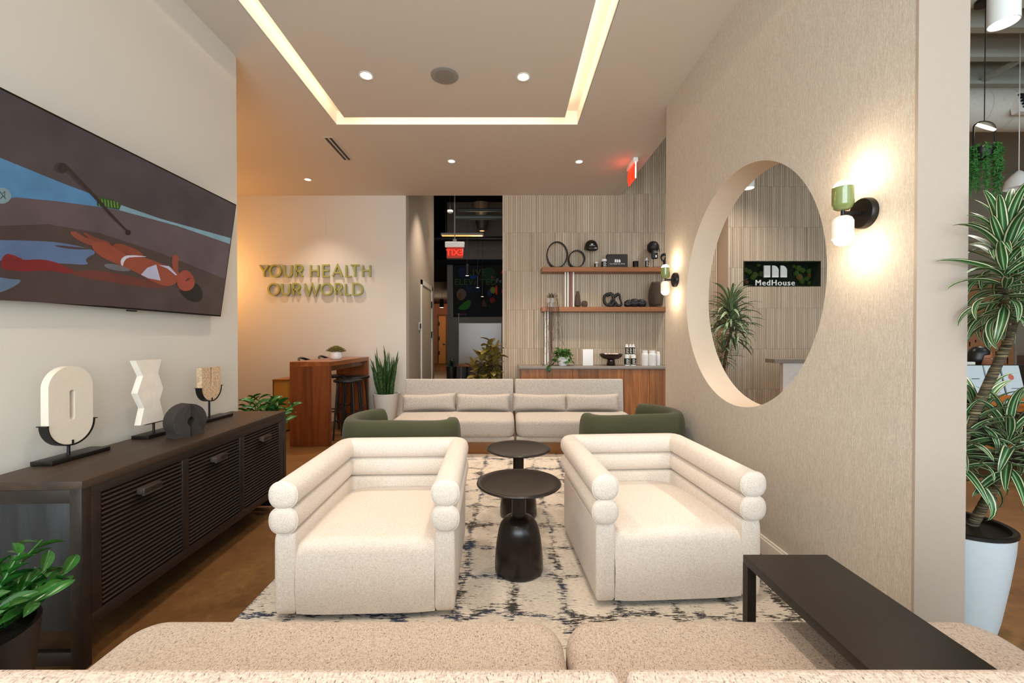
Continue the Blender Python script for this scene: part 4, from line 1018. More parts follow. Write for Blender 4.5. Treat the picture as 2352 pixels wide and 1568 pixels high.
# candle
x = wx(1459.5); t_ = thing('candle_jar', 'dark glass candle jar between the gift box and the slim bottle', 'candle', (x, YS, SU))
MB().lathe([(.042, .0005), (.046, .004), (.046, .085), (.042, .085), (.041, .05), (.0001, .05)], (x, YS, SU), 28).make('jar', plain('black_glass', '#120D0C', .08), t_)
MB().lathe([(.047, .086), (.047, .106), (.044, .111), (.0001, .111)], (x, YS, SU), 28).make('lid', plain('chrome_dark', '#4B4441', .15, metal=1), t_)
# knots
def knot(label, cx_, base, sx2, sz2, kind):
    mb = MB(); pts = []
    n = 90
    for i in range(n + 1):
        a_ = 2 * PI * i / n
        if kind == 'trefoil': p = (math.sin(a_) + 2 * math.sin(2 * a_), -math.sin(3 * a_) * .8, math.cos(a_) - 2 * math.cos(2 * a_)); p = (p[0] / 2.9, p[1] / 3, p[2] / 2.9)
        elif kind == 'fold': p = (math.cos(a_) * (1 + .25 * math.cos(3 * a_)), .5 * math.sin(2 * a_), math.sin(a_) * .75 + .3 * math.sin(3 * a_ + .6))
        pts.append((p[0], p[1], p[2]))
    zs = [p[2] for p in pts]; zmn, zmx = min(zs), max(zs)
    r = .026 if kind == 'fold' else .016
    P = [(cx_ + p[0] * sx2, YS + p[1] * .05, base + r + .002 + (p[2] - zmn) / (zmx - zmn) * (sz2 - 2 * r)) for p in pts]
    mb.tube(P, lambda t: r * (1 + .35 * math.sin(t * 6 * PI)), 10); tag(mb.make('knot_sculpture', M_blackw, smooth=60), label, 'sculpture')
kx = wx(1407); mb = MB()
def ribbon(pts, r0=.019):
    P = chaikin([Vector((kx + a_, YS + b_, SL + c_)) for a_, b_, c_ in pts], 3, closed=False); mb.tube(P, lambda t: r0 * (1 + .3 * math.sin(t * 9)), 10)
ribbon([(-.06, -.02, .03), (-.13, 0, .06), (-.14, .01, .17), (-.08, .02, .235), (-.01, .0, .20), (.03, -.02, .10), (.06, -.01, .03), (.0, .0, .022), (-.05, .0, .025)])
ribbon([(-.09, .03, .19), (-.02, .03, .235), (.03, .02, .17), (-.03, -.03, .10), (-.07, -.03, .03), (-.01, -.02, .025), (.02, .0, .10)], .022)
ribbon([(.0, .02, .15), (.06, .02, .20), (.105, .0, .225), (.12, -.01, .13), (.15, .0, .04), (.09, .01, .022), (.04, .02, .09)], .021)
tag(mb.make('knot_sculpture', M_blackw, smooth=60), 'black looped knot sculpture in the middle of the lower shelf', 'sculpture')
knot('black looped ornament at the wall end of the upper shelf', wx(1532), SU, .10, .235, 'trefoil')
xm_ = wx(1457); t_ = thing('lobed_sculpture', 'black three-lobed wavy sculpture beside the looped knot', 'sculpture', (xm_, YS, SL))
for k, (px, r_, dz) in enumerate(((1443, .060, .0), (1457.5, .070, .0), (1473.5, .064, .0))):
    q = Matrix.Translation((wx(px), YS, SL + r_ + .001 + dz)) @ Matrix.Rotation(.3 * (k - 1), 4, 'Y')
    MB().blob((0, 0, 0), (r_ * 1.15, .045, r_), 2.3, 22, 14, q).make('lobe', M_blackw, t_)
MB().tube([(wx(px), YS - .035, SL + z_) for px, z_ in ((1432, .06), (1440, .03), (1450, .06), (1458, .05), (1466, .07), (1474, .045), (1482, .07))], .012, 8).make('fold', M_blackw, t_)
def vase(label, px0, px1, top, prof, nm='smoked_vase'):
    x = (wx(px0) + wx(px1)) / 2; r = (wx(px1) - wx(px0)) / 2; h = hh(top, 704)
    ins = [(max(a_ - .06, .02), b_) for a_, b_ in prof[::-1] if b_ > .04] + [(.0001, .05)]
    tag(MB().lathe([(a_ * r, b_ * h + .0005) for a_, b_ in prof] + [(a_ * r, b_ * h) for a_, b_ in ins], (x, YS, SL), 36).make(nm, M_glassd, smooth=60), label, 'vase')
vase('tall slim smoked glass vase beside the white posts', 1319.5, 1334.5, 667, [(.5, 0), (.75, .02), (.98, .12), (1, .25), (.9, .45), (.68, .72), (.5, .93), (.48, 1)])
vase('small round smoked glass vase beside the slim one', 1335, 1350, 689, [(.4, 0), (.7, .05), (.95, .3), (1, .5), (.92, .75), (.7, .93), (.55, 1)])
vase('big bulbous smoked glass vase at the wall end of the lower shelf', 1488.5, 1523.5, 646, [(.5, 0), (.7, .015), (.88, .12), (1, .38), (.95, .58), (.78, .8), (.58, .96), (.55, 1)])
# card, bowl, jars on the counter
YC = 6.62
xa, xb = wx(1338.8, YC), wx(1362.5, YC); h_ = hh(802, 839.5, YC)
t_ = thing('display_card', 'blank-looking white card stand on the grey counter beside the trailing plant', 'card', ((xa + xb) / 2, YC, CZ))
MB().rbox((xa, YC, CZ + .0005), (xb, YC + .02, CZ + h_), .002).make('card', M_white, t_)
MB().box((xa + .05, YC - .0006, CZ + .035), (xb - .05, YC - .0001, CZ + .037)).make('print', plain('faint_print', '#C9C5C0', .6), t_, smooth=0)
x = wx(1403.5, YC); r = (wx(1430.5, YC) - wx(1376.5, YC)) / 2
t_ = thing('pedestal_bowl', 'dark brown pedestal bowl filled with pale pieces on the counter', 'bowl', (x, YC, CZ))
MB().lathe([(.062, .0005), (.066, .004), (.056, .09), (.07, .1), (.13, .112), (r * .9, .145), (r, .182), (r * .97, .185), (r * .85, .155), (.1, .125), (.0001, .12)], (x, YC, CZ), 44).make('bowl', plain('brown_glaze', '#2A1511', .15), t_, smooth=60)
for k, (dx, dy) in enumerate(((-.08, 0), (-.02, .03), (.05, -.02), (.1, .03), (.01, -.05))):
    MB().blob((x + dx, YC + dy, CZ + .165), (.032, .03, .03), 2.3, 14, 8).make('pale_piece', M_marble, t_)
for x0p, x1p, lab in ((1434.3, 1446.5, 'green labelled jar nearest the brown bowl, under one slim bottle'), (1448.6, 1461, 'green labelled jar away from the brown bowl, under two slim bottles')): bottle(x0p, x1p, 815.5, 839, CZ, lab, y=YC, capw=.96, group='green labelled jars on the counter')
zj = CZ + hh(815.5, 839, YC) + .0005
for x0p, x1p, lab in ((1436.3, 1443.5, 'slim bottle stacked alone on the jar beside the brown bowl'), (1445, 1451.3, 'middle of the three slim bottles stacked on jars'), (1451.8, 1458.2, 'slim bottle stacked farthest from the brown bowl')): bottle(x0p, x1p, 790, 815.5, zj, lab, y=YC, slim=True, capw=.72, group='slim bottles stacked on the jars')
for x0p, x1p, tp, lab, yy in ((1473.5, 1489, 804.5, 'white tub nearest the green jars on the counter', YC), (1490, 1507.5, 804.5, 'middle white tub on the counter', YC - .02), (1506.5, 1517, 807.5, 'smallest white tub at the wall end of the counter', YC + .06)): bottle(x0p, x1p, tp, 839, CZ, lab, dark=False, y=yy, cat='tub', capw=.82, group='white tubs on the counter')

# ------------------------------------------------------------------ plants
def leafmesh(name, L_, W_, droop, fold=.25, shape='strap', n=9, twist=0, mat=None, tip=.6):
    vs, fs, uv = [], [], []; m_ = 4; ang = 0; x = z = 0; st = L_ / n
    for i in range(n + 1):
        t = i / n
        if shape == 'strap': wdt = W_ * min(1, .45 + t * 2.2) * (1 - t ** 3.2) ** .8
        elif shape == 'oval': wdt = W_ * math.sin(PI * min(1, t * .98 + .02)) ** tip
        elif shape == 'heart': wdt = W_ * (math.sin(PI * t ** .62)) ** .8
        elif shape == 'sword': wdt = W_ * (.55 + .45 * math.sin(PI * t ** .9)) * (1 - t ** 8) * (1 - .35 * t)
        for k in range(m_ + 1):
            v = k / m_; y = (v - .5) * wdt; zz_ = abs(v - .5) * wdt * fold * 2
            nx_, nz_ = -math.sin(ang), math.cos(ang); tw = twist * t
            vs.append((x + nx_ * zz_, y * math.cos(tw), z + nz_ * zz_ + y * math.sin(tw))); uv.append((t, v))
        x += st * math.cos(ang); z += st * math.sin(ang); ang -= droop / n * (1.6 * t + .2)
    for i in range(n):
        for k in range(m_): a_ = i * (m_ + 1) + k; fs.append((a_, a_ + 1, a_ + m_ + 2, a_ + m_ + 1))
    me = bpy.data.meshes.new(name); me.from_pydata(vs, [], fs)
    ul = me.uv_layers.new(name='UVMap')
    for lp_ in me.loops: ul.data[lp_.index].uv = uv[lp_.vertex_index]
    for p in me.polygons: p.use_smooth = True
    me.materials.append(mat); return me
def put_leaf(parent, me, p, az, el, roll=0, sc_=1.0, name='leaf'):
    o = bpy.data.objects.new(name, me); C.objects.link(o); o.parent = parent
    M_ = Matrix.Translation(p) @ Matrix.Rotation(az, 4, 'Z') @ Matrix.Rotation(-el, 4, 'Y') @ Matrix.Rotation(roll, 4, 'X') @ Matrix.Scale(sc_, 4)
    o.matrix_basis = basis(parent).inverted() @ M_; return o
rnd = random.Random(11)
def joined_leaves(name, mat, parent, items, kind='stuff'):
    """items: (mesh, matrix); one joined part for foliage too small to pick apart"""
    mb = MB(); uvs = []
    for me, mt in items:
        mb.add([v.co.copy() for v in me.vertices], [tuple(p.vertices) for p in me.polygons], mt); uvs += [me.uv_layers[0].data[l.index].uv.copy() for l in me.loops]
    im = basis(parent).inverted() if parent else Matrix()
    me2 = bpy.data.meshes.new(name); me2.from_pydata([tuple(im @ v) for v in mb.v], [], mb.f); ul = me2.uv_layers.new(name='UVMap')
    for i, u in enumerate(uvs): ul.data[i].uv = u
    for p in me2.polygons: p.use_smooth = True
    me2.materials.append(mat); o = bpy.data.objects.new(name, me2); C.objects.link(o)
    if parent: o.parent = parent
    if kind: o['kind'] = kind
    return o
LM = lambda p, az, el, roll=0, s=1.0: Matrix.Translation(p) @ Matrix.Rotation(az, 4, 'Z') @ Matrix.Rotation(-el, 4, 'Y') @ Matrix.Rotation(roll, 4, 'X') @ Matrix.Scale(s, 4)
def pot(t_, c, r, h, mat, rim=.012, taper=.72, soil=True, nm='pot', bulge=0):
    x, y, z = c
    MB().lathe([(r * taper, .0005), (r * (taper + (1 - taper) * .35) + bulge, h * .3), (r * (taper + (1 - taper) * .75) + bulge, h * .7), (r, h), (r - rim, h), (r - rim, h - .05), (.0001, h - .05)], c, 44).make(nm, mat, t_, smooth=50)
    if soil: MB().lathe([(r - rim - .0005, h - .045), (r * .5, h - .04), (.0001, h - .038)], c, 24).make('soil', M_soil, t_)
# big variegated dracaena beside the wall end
dc = (2.09, 1.93)
t_ = thing('potted_dracaena', 'large variegated dracaena in a pale grey-blue pot beside the wall end', 'plant', (dc[0], dc[1], 0))
MB().lathe([(.115, .0005), (.135, .1), (.16, .28), (.176, .42), (.18, .492), (.168, .492), (.165, .46), (.0001, .46)], (dc[0], dc[1], 0), 56).make('pot', M_potblue, t_, smooth=60)
MB().lathe([(.18, .490), (.186, .496), (.186, .508), (.178, .512), (.165, .508), (.163, .47)], (dc[0], dc[1], 0), 56).make('pot_rim', M_black, t_)
mb = MB(); mb.lathe([(.164, .472), (.1, .476), (.0001, .478)], (dc[0], dc[1], 0), 32); mb.make('soil', M_soil, t_)
mb = MB()
for i in range(260):
    a_, r_ = rnd.random() * 2 * PI, math.sqrt(rnd.random()) * .155; s_ = .006 + rnd.random() * .008
    mb.blob((dc[0] + r_ * math.cos(a_), dc[1] + r_ * math.sin(a_), .478), (s_, s_ * .8, s_ * .6), 2.2, 6, 4, None)
mb.make('pebbles', plain('dark_pebble', '#5A554E', .5, var=.5, bscale=30), t_, kind='stuff')
dl = [leafmesh('dracaena_leaf', .25, .040, dr_, .22, 'strap', 10, tw, L_dra) for dr_, tw in ((1.2, .2), (1.8, -.3), (2.5, .3), (.7, -.1), (3.0, 0))]
def ringed_trunk(pts, r0, nm='cane', parent=t_):
    n = 60; P = []
    P3 = chaikin([Vector(p) for p in pts], 2, closed=False); tot = len(P3) - 1
    for i in range(n + 1): u = i / n * tot; k = min(int(u), tot - 1); P.append(P3[k].lerp(P3[k + 1], u - k))
    L_ = sum((P[i + 1] - P[i]).length for i in range(n)); fr = L_ / .018
    MB().tube(P, lambda t: r0 * (1 - .12 * t) * (1 + .10 * (1 - (t * fr) % 1)), 12).make(nm, M_trunk, parent, smooth=60)
def crown(parent, c, nleaf, r=1.0, meshes=dl, axis=(0, 0, 1), H_=.10, minel=-.5, azr=None, avoid=None):
    for i in range(nleaf):
        f_ = i / nleaf; az = i * 2.39996 + rnd.uniform(-.2, .2); el = minel + (1.35 - minel) * f_ + rnd.uniform(-.15, .15)
        if any(c[0] + q * r * math.cos(az) < 1.85 and c[1] + q * r * math.sin(az) > 1.645 and c[1] < 3 for q in (.1, .18, .25)): continue
        me = meshes[0 if f_ > .7 else rnd.choice([0, 1, 2, 3, 4]) if f_ > .35 else rnd.choice([1, 2, 3])]
        p = Vector(c) + Vector((.015 * math.cos(az), .015 * math.sin(az), -H_ / 2 + H_ * f_))
        put_leaf(parent, me, p, az, el, rnd.uniform(-.35, .35), r * rnd.uniform(.75, 1.08))
ringed_trunk([(dc[0] - .10, dc[1] + .0, .47), (2.04, 1.91, .75), (2.10, 1.88, 1.0), (2.21, 1.84, 1.34)], .0185)
ringed_trunk([(2.205, 1.84, 1.32), (2.21, 1.83, 1.39), (2.24, 1.82, 1.52)], .015)
ringed_trunk([(2.205, 1.84, 1.32), (2.08, 1.74, 1.42), (1.92, 1.62, 1.56)], .015)
ringed_trunk([(dc[0] - .06, dc[1] + .03, .47), (2.05, 1.95, .62), (2.06, 1.95, .80)], .019)
ringed_trunk([(dc[0] + .06, dc[1] + .0, .47), (2.18, 1.90, .60), (2.22, 1.88, .72)], .019)
crown(t_, (1.905, 1.60, 1.60), 100, .92, H_=.34, minel=-.45)
crown(t_, (2.16, 1.78, 1.60), 74, 1.0, H_=.30, minel=-.5)
crown(t_, (2.10, 1.93, .84), 50, .95, H_=.22)
crown(t_, (2.24, 1.86, .86), 44, 1.0, H_=.24)
crown(t_, (2.20, 1.95, .98), 28, .95, H_=.12)
# dracaena seen through the round opening
t_ = thing('reception_dracaena', 'bushy dracaena in the reception seen through the round opening', 'plant', (3.12, 5.95, 0))
pot(t_, (3.12, 5.95, 0), .2, .5, M_walnut, nm='pot')
dl2 = [leafmesh('narrow_leaf', .34, .034, dr_, .2, 'strap', 8, tw, L_dra) for dr_, tw in ((1.4, .2), (2.0, -.3), (2.6, .3), (.8, -.1), (1.7, 0))]
ringed_trunk([(3.12, 5.95, .46), (3.08, 5.95, .9), (3.16, 5.93, 1.3), (3.2, 5.9, 1.65)], .022, parent=t_)
ringed_trunk([(3.12, 5.95, .46), (3.12, 5.97, .75), (3.05, 5.98, 1.0)], .02, parent=t_)
crown(t_, (3.16, 5.9, 1.70), 95, 1.2, dl2, H_=.34, minel=-.3); crown(t_, (3.20, 5.9, 1.48), 60, 1.1, dl2, H_=.25); crown(t_, (3.10, 5.97, 1.15), 45, .85, dl2, H_=.2)
# ZZ plants
zl = [leafmesh('zz_leaflet', .085, .034, dr_, .3, 'oval', 6, 0, L_zz, .75) for dr_ in (.3, .8)]
def zz(label, c, r, h, stems, leaves, ls, potmat=M_potd, nm='potted_zz_plant', spread=1.0, Lr=(.45, .65), seed=3):
    R3 = random.Random(seed); t_ = thing(nm, label, 'plant', c); pot(t_, c, r, h, potmat)
    for i in range(stems):
        az = i * 2.4 + R3.uniform(-.3, .3)
        if c[1] > 3 and math.cos(az) < .1 and math.sin(az) < .6: az = R3.uniform(.4, 1.9)
        ln = R3.uniform(*Lr); out = R3.uniform(.25, .9) * spread
        P = []; n = 12
        for k in range(n + 1):
            t = k / n; hr = ln * out * (t ** 1.5); P.append(Vector((c[0] + math.cos(az) * (r * .35 + hr), c[1] + math.sin(az) * (r * .35 + hr), c[2] + h - .05 + ln * (t - .22 * out * t * t))))
        MB().tube(P, lambda t: .008 * (1.15 - t * .8), 7).make('stem', L_zz, t_, smooth=60)
        for k in range(leaves):
            t = .28 + .72 * (k + .5) / leaves; u = t * n; j = min(int(u), n - 1); p = P[j].lerp(P[j + 1], u - j); d = (P[j + 1] - P[j]).normalized()
            side = 1 if k % 2 else -1; saz = az + side * R3.uniform(.9, 1.4); el = math.asin(max(-1, min(1, d.z))) * .45 + R3.uniform(-.15, .3)
            if c[1] > 3 and p.x + .1 * math.cos(saz) < -2.24 and p.y + .1 * math.sin(saz) < 3.54: continue
            put_leaf(t_, R3.choice(zl), p, saz, el, side * .5, ls * R3.uniform(.85, 1.15), name='leaflet')
    return t_
zz('leafy green plant in a dark pot at the near end of the sideboard', (-1.63, 1.22, 0), .18, .47, 38, 10, .95, seed=5, Lr=(.08, .26), spread=1.1)
zz('tall green plant in a dark pot behind the far end of the sideboard', (-2.32, 3.80, 0), .14, .36, 18, 13, 1.4, seed=8, Lr=(.28, .56), spread=.9)
# snake plant
a = (-1.9, 6.6, 0)
t_ = thing('snake_plant', 'snake plant in a white pot between bar table and far sofa', 'plant', a)
pot(t_, a, .205, .50, M_potw, taper=.66)
sl = [leafmesh('sword_leaf', L_, .075, dr_, .35, 'sword', 10, tw, L_snake) for L_, dr_, tw in ((.85, .12, .4), (.72, .3, -.5), (.6, .2, .8), (.8, -.1, -.2))]
R4 = random.Random(4)
for i in range(34):
    az = i * 2.4; q = (i / 34) ** .5; el = PI / 2 - (.05 + .34 * q * R4.uniform(.5, 1.0)); el = PI / 2 - (PI / 2 - el) * (.15 if math.sin(az) > .1 else 1); put_leaf(t_, R4.choice(sl), (a[0] + .1 * q * math.cos(az), a[1] + .1 * q * math.sin(az), .45), az, el, R4.uniform(0, 3), R4.uniform(.7, 1.0))
# rubber plant behind the sofa
a = (-.26, 6.35, 0); t_ = thing('rubber_plant', 'bronze-leaved rubber plant behind the far sofa in the corridor opening', 'plant', a); pot(t_, a, .2, .45, M_potw)
rl = [leafmesh('rubber_leaf', .20, .125, dr_, .18, 'oval', 8, 0, L_rub, .6) for dr_ in (.5, 1.1, -.2)]
R5 = random.Random(9)
for s_, (dx, dy, top_) in enumerate(((.02, 0, 1.32), (-.14, .02, 1.12), (.12, -.05, 1.20), (-.26, .0, .95), (.02, .08, 1.0))):
    P = [Vector((a[0] + dx * t * 1.0, a[1] + dy * t, .42 + (top_ - .42) * t)) for t in (0, .25, .5, .75, 1)]
    MB().tube(P, .009, 8).make('stem', M_trunk, t_)
    for k in range(26):
        t = .2 + .8 * k / 25; u = t * 4; j = min(int(u), 3); p = P[j].lerp(P[j + 1], u - j); put_leaf(t_, R5.choice(rl), p, k * 2.4 + s_, R5.uniform(-.3, .8) + (.5 if k > 21 else 0), R5.uniform(-.4, .4), R5.uniform(.75, 1.15))
# succulent on the bar table
a = (-2.445, 6.0, 1.0665); t_ = thing('succulent_pot', 'bronze succulent in a small white pot on the walnut bar table', 'plant', a)
MB().lathe([(.07, .0005), (.082, .01), (.085, .05), (.083, .10), (.076, .10), (.075, .07), (.0001, .07)], a, 32).make('pot', M_white, t_, smooth=60)
su = leafmesh('succulent_leaf', .085, .04, -.5, .35, 'oval', 5, 0, L_succ, .8)
its = []
for i in range(70):
    f_ = i / 70; az = i * 2.4; its.append((su, LM((a[0] + .05 * (1 - f_) * math.cos(az), a[1] + .05 * (1 - f_) * math.sin(az), a[2] + .10 + .03 * f_), az, .05 + 1.25 * f_, 0, 1.25 - .45 * f_)))
joined_leaves('rosette', L_succ, t_, its)
# pothos on the counter
a = (wx(1293, 6.60), 6.60, CZ); t_ = thing('pothos_plant', 'bushy trailing pothos in a white pot on the grey counter', 'plant', a)
MB().lathe([(.06, .0005), (.08, .06), (.09, .13), (.082, .13), (.078, .09), (.0001, .09)], a, 28).make('pot', M_white, t_)
pl = [leafmesh('heart_leaf', .10, .07, dr_, .12, 'heart', 6, 0, L_pothos) for dr_ in (.6, 1.2)]
R6 = random.Random(2)
for i in range(70):
    az = i * 2.4; f_ = i / 70; rr = .04 + .10 * (1 - f_); z_ = .10 + .16 * f_ + R6.uniform(-.03, .03)
    if f_ < .3: z_ -= .05
    yy = a[1] + rr * .8 * math.sin(az); yy = min(yy, 6.78)
    put_leaf(t_, R6.choice(pl), (a[0] + rr * math.cos(az), yy, a[2] + max(.02, z_)), az, R6.uniform(-1.0, .5), R6.uniform(-.5, .5), R6.uniform(.75, 1.0))
# white mug with trailing twigs
a = (wx(1264), YS - .03, SL); t_ = thing('twig_planter', 'white cup with thin trailing twigs hanging over the lower shelf', 'plant', a)
MB().lathe([(.05, .0005), (.055, .01), (.068, .145), (.062, .145), (.055, .1), (.0001, .1)], a, 28).make('cup', M_white, t_, smooth=60)
mb = MB(); R7 = random.Random(6)
for i in range(15):
    x0_ = a[0] + R7.uniform(-.04, .04); dx = R7.uniform(-.12, .16); dn = R7.uniform(.25, .85); y0_ = a[1]
    P = [Vector((x0_, y0_, SL + .13)), Vector((x0_ + dx * .3, y0_ - .06, SL + .20 + R7.uniform(-.02, .07))), Vector((x0_ + dx * .6, 6.60 - .03, SL + .1)), Vector((x0_ + dx * .8, 6.58, SL - .1)), Vector((x0_ + dx * R7.uniform(.6, 1.3), 6.58, SL - dn * .6)), Vector((x0_ + dx * R7.uniform(.4, 1.5), 6.58 + R7.uniform(-.02, .02), SL - dn))]
    P = chaikin(P, 2, closed=False); mb.tube(P, .0022, 4)
    for k in range(4, len(P), 3):
        q = Vector((R7.uniform(-.06, .06), R7.uniform(-.02, .0), -R7.uniform(.02, .09))); mb.tube([P[k], P[k] + q * .5 + Vector((q.x * .2, 0, 0)), P[k] + q], .0016, 4)
mb.make('twigs', plain('twig', '#3A3A28', .8), t_, kind='stuff')
a = (wx(1257, 6.5), 6.395, CZ); mbt = thing('counter_sprig', 'small leafy sprig hanging over the counter edge at the white posts', 'plant', (a[0], 6.44, CZ + .001))
its = [(pl[0], LM((a[0] + dx, 6.43 + dy, CZ + dz), az, el, 0, .8)) for dx, dy, dz, az, el in ((0, 0, .03, -1.2, .2), (.03, -.01, .02, -1.9, -.5), (-.04, 0, .02, 3.3, .3), (.0, .02, .04, -.3, .4), (.0, -.035, .0, -1.5, -1.3), (.02, -.035, -.01, -1.2, -1.4), (.01, 0, .06, -1.6, .2))]
joined_leaves('leaves', L_pothos, mbt, its); MB().tube([(a[0] - .08, 6.46, CZ + .004), (a[0], 6.45, CZ + .03), (a[0] + .03, 6.42, CZ + .02)], .003, 5).make('stem', L_pothos, mbt)
# ------------------------------------------------------------------ moss sign in the reception niche
t_ = thing('moss_sign', 'recessed green moss panel with white emblem and lettering on the tiled wall', 'sign', ((nx0 + nx1) / 2, SY + .2, nz0))
M_moss = plain('dark_moss', '#14200C', 1, bump=1.0, bscale=90, var=.6)
m = MB(); g = .0015
m.box((nx0 + g, SY + .25, nz0 + g), (nx1 - g, SY + .268, nz1 - g)).box((nx0 + g, SY - .015, nz0 + g), (nx0 + .012, SY + .25, nz1 - g)).box((nx1 - .012, SY - .015, nz0 + g), (nx1 - g, SY + .25, nz1 - g)).box((nx0 + .012, SY - .015, nz0 + g), (nx1 - .012, SY + .25, nz0 + .012)).box((nx0 + .012, SY - .015, nz1 - .012), (nx1 - .012, SY + .25, nz1 - g))
m.make('lining', M_moss, t_, smooth=0)
R8 = random.Random(3); mb = MB(); yb_ = SY + .25
for i in range(900):
    x, z = R8.uniform(nx0 + .02, nx1 - .02), R8.uniform(nz0 + .02, nz1 - .02); s_ = R8.uniform(.006, .014); mb.blob((x, yb_ - .004, z), (s_, .01, s_), 2.2, 5, 3)
for i in range(260):
    x = R8.uniform(nx0, nx1); z = R8.choice((nz0 + .006, nz1 - .006)); s_ = R8.uniform(.005, .011); mb.blob((x, SY - .012, z), (s_, .006, s_), 2.2, 5, 3)
mb.make('moss_carpet', M_moss, t_, kind='stuff')
gm = [plain('moss_a', '#3E5A1C', 1, bump=1, bscale=120, var=.5), plain('moss_b', '#4E5526', 1, bump=1, bscale=120, var=.5), plain('moss_c', '#6E5428', 1, bump=1, bscale=120, var=.4)]
for px, py, r, k in ((1712, 620, 7, 1), (1720, 624, 8, 0), (1733, 631, 9, 1), (1728, 637, 8, 0), (1749, 629, 9, 1), (1756, 634, 8, 0), (1741, 608, 6, 1), (1713, 648, 6, 2), (1822, 612, 5, 0), (1833, 616, 9, 0), (1842, 621, 8, 0), (1828, 628, 8, 0), (1835, 636, 9, 2), (1840, 644, 8, 0), (1841, 649, 5, 0), (1858, 623, 8, 0), (1860, 632, 8, 2), (1852, 640, 7, 0), (1858, 650, 6, 0)):
    c = on_y(px, py, yb_ - .03); rr = r * SY / F * .8
    mb = MB(); mb.blob(tuple(c), (rr, .03, rr), 2.1, 14, 8)
    for q in range(16): a_ = q * 2.4; f_ = rr * .85 * math.sqrt(q / 16); mb.blob((c.x + f_ * math.cos(a_), c.y - .022, c.z + f_ * math.sin(a_)), (rr * .28, .014, rr * .28), 2.1, 7, 4)
    mb.make('moss_ball', gm[k], t_)
yl_ = SY + .12; a = on_y(1753.4, 637, yl_); b = on_y(1806, 610, yl_)
mlogo(t_, a.x, b.x, a.z, b.z, yl_, plain('sign_white', '#D9D8D2', .5, Emission_Color=(.9, .9, .85, 1), Emission_Strength=.12), .02)
a = on_y(1780, 649.8, yl_); text_mb('MedHouse', .128, .008, at((a.x, yl_, a.z)), 1.16).make('lettering', MATS['sign_white'], t_, smooth=0)
# reception desk
t_ = thing('reception_desk', 'white reception desk with a thick taupe top under the moss sign', 'desk', (4.5, 5.5, 0))
a = on_y(1780, 824.5, 5.3)
MB().rbox((a.x, 5.3, a.z - .05), (6.2, 5.5, a.z), .002, 1).make('desktop', plain('taupe_top', '#7D6E62', .5), t_)
MB().box((a.x + .13, 5.34, 0), (6.18, 5.40, a.z - .051)).make('body', plain('desk_white', '#D8CCC2', .5), t_, smooth=0)
# ceiling cylinders
def cylinder_light(x, y, zb_, r, ztop, label, e):
    t_ = thing('cylinder_light', label, 'ceiling light', (x, y, ztop), 0, 'white cylinder ceiling lights')
    MB().lathe([(r - .004, .02), (r - .004, 0), (r, 0), (r, ztop - zb_ - .0005), (.0001, ztop - zb_ - .0005)], (x, y, zb_), 36).make('housing', M_white, t_, smooth=50)
    MB().lathe([(r - .005, .006), (.0001, .005)], (x, y, zb_), 36).make('lens', M_down, t_)
    spot((x, y, zb_ - .02), e, NEUT, 100)
cylinder_light(2.89, 5.0, 3.15, .062, 4.9, 'white cylinder light seen through the round opening', 120)
cylinder_light(2.60, 2.2, 3.0, .06, 4.9, 'large white cylinder light beyond the near wall end', 150)
for x, y in ((4.8, 3.2), (4.4, 5.1), (7.0, 5.5), (6.5, 2.4), (3.2, 5.6)): spot((x, y, 4.2), 150, NEUT, 115)  # unseen bare spots lighting the reception

# exposed structure of the reception ceiling
M_joist = plain('joist_paint', '#BDBDB0', .7, var=.03)
for i, y in enumerate((3.95, 4.4, 4.85, 5.35, 5.9)):
    mb = MB().box((3.2, y - .04, 4.86), (11.8, y + .04, 4.8995)).box((3.2, y - .006, 4.62), (11.8, y + .006, 4.86)).box((3.2, y - .04, 4.58), (11.8, y + .04, 4.62)); struct(mb.make('ceiling_joist', M_joist, smooth=0))
for x, y0_, y1_, z_ in ((5.9, 3.9, 4.4, 4.6), (6.0, 4.85, 5.35, 4.6)):
    m = MB(); m.box((x, y0_ + .04, z_), (x + .05, y1_ - .04, z_ + .05), ); struct(m.make('ceiling_brace', M_joist, smooth=0))
struct(MB().box((3.3, 3.10, 3.93), (7.5, 3.28, 4.15)).make('ceiling_beam', M_joist, smooth=0))
t_ = thing('air_duct', 'large white spiral duct under the reception ceiling joists', 'duct', (8, 5.1, 4.0))
mb = MB(); dy, dz_, dr_ = 5.1, 4.13, .235; mb.cyl((3.6, dy, dz_), (11.85, dy, dz_), dr_, n=40, caps=True); mb.make('pipe', plain('duct_white', '#D3CFC3', .5), t_, smooth=50)
for k in range(24):
    x = 3.8 + k * .3; q = MB(); n = 32
    pts = [(x + .10 * i / n, dy + (dr_ + .001) * math.cos(2 * PI * i / n), dz_ + (dr_ + .001) * math.sin(2 * PI * i / n)) for i in range(n + 1)]
    q.tube(pts, .004, 5); q.make('seam', plain('duct_seam', '#B7B3A8', .5), t_)
a = on_y(2338, 258, 4.8); b = on_y(2392, 205, 4.85)
q = MB(); q.prism([(a.x, 4.78, a.z), (b.x, 4.78, a.z), (b.x, 4.86, a.z + .26), (a.x + .05, 4.86, a.z + .26)], (0, .08, 0)); q.make('register', M_white, t_, smooth=0)
q = MB()
for i in range(5): z_ = a.z + .05 + .04 * i; q.box((a.x + .05, 4.772 + .012 * i, z_), (b.x - .04, 4.79 + .012 * i, z_ + .022))
q.make('louvres', M_dark, t_, smooth=0)
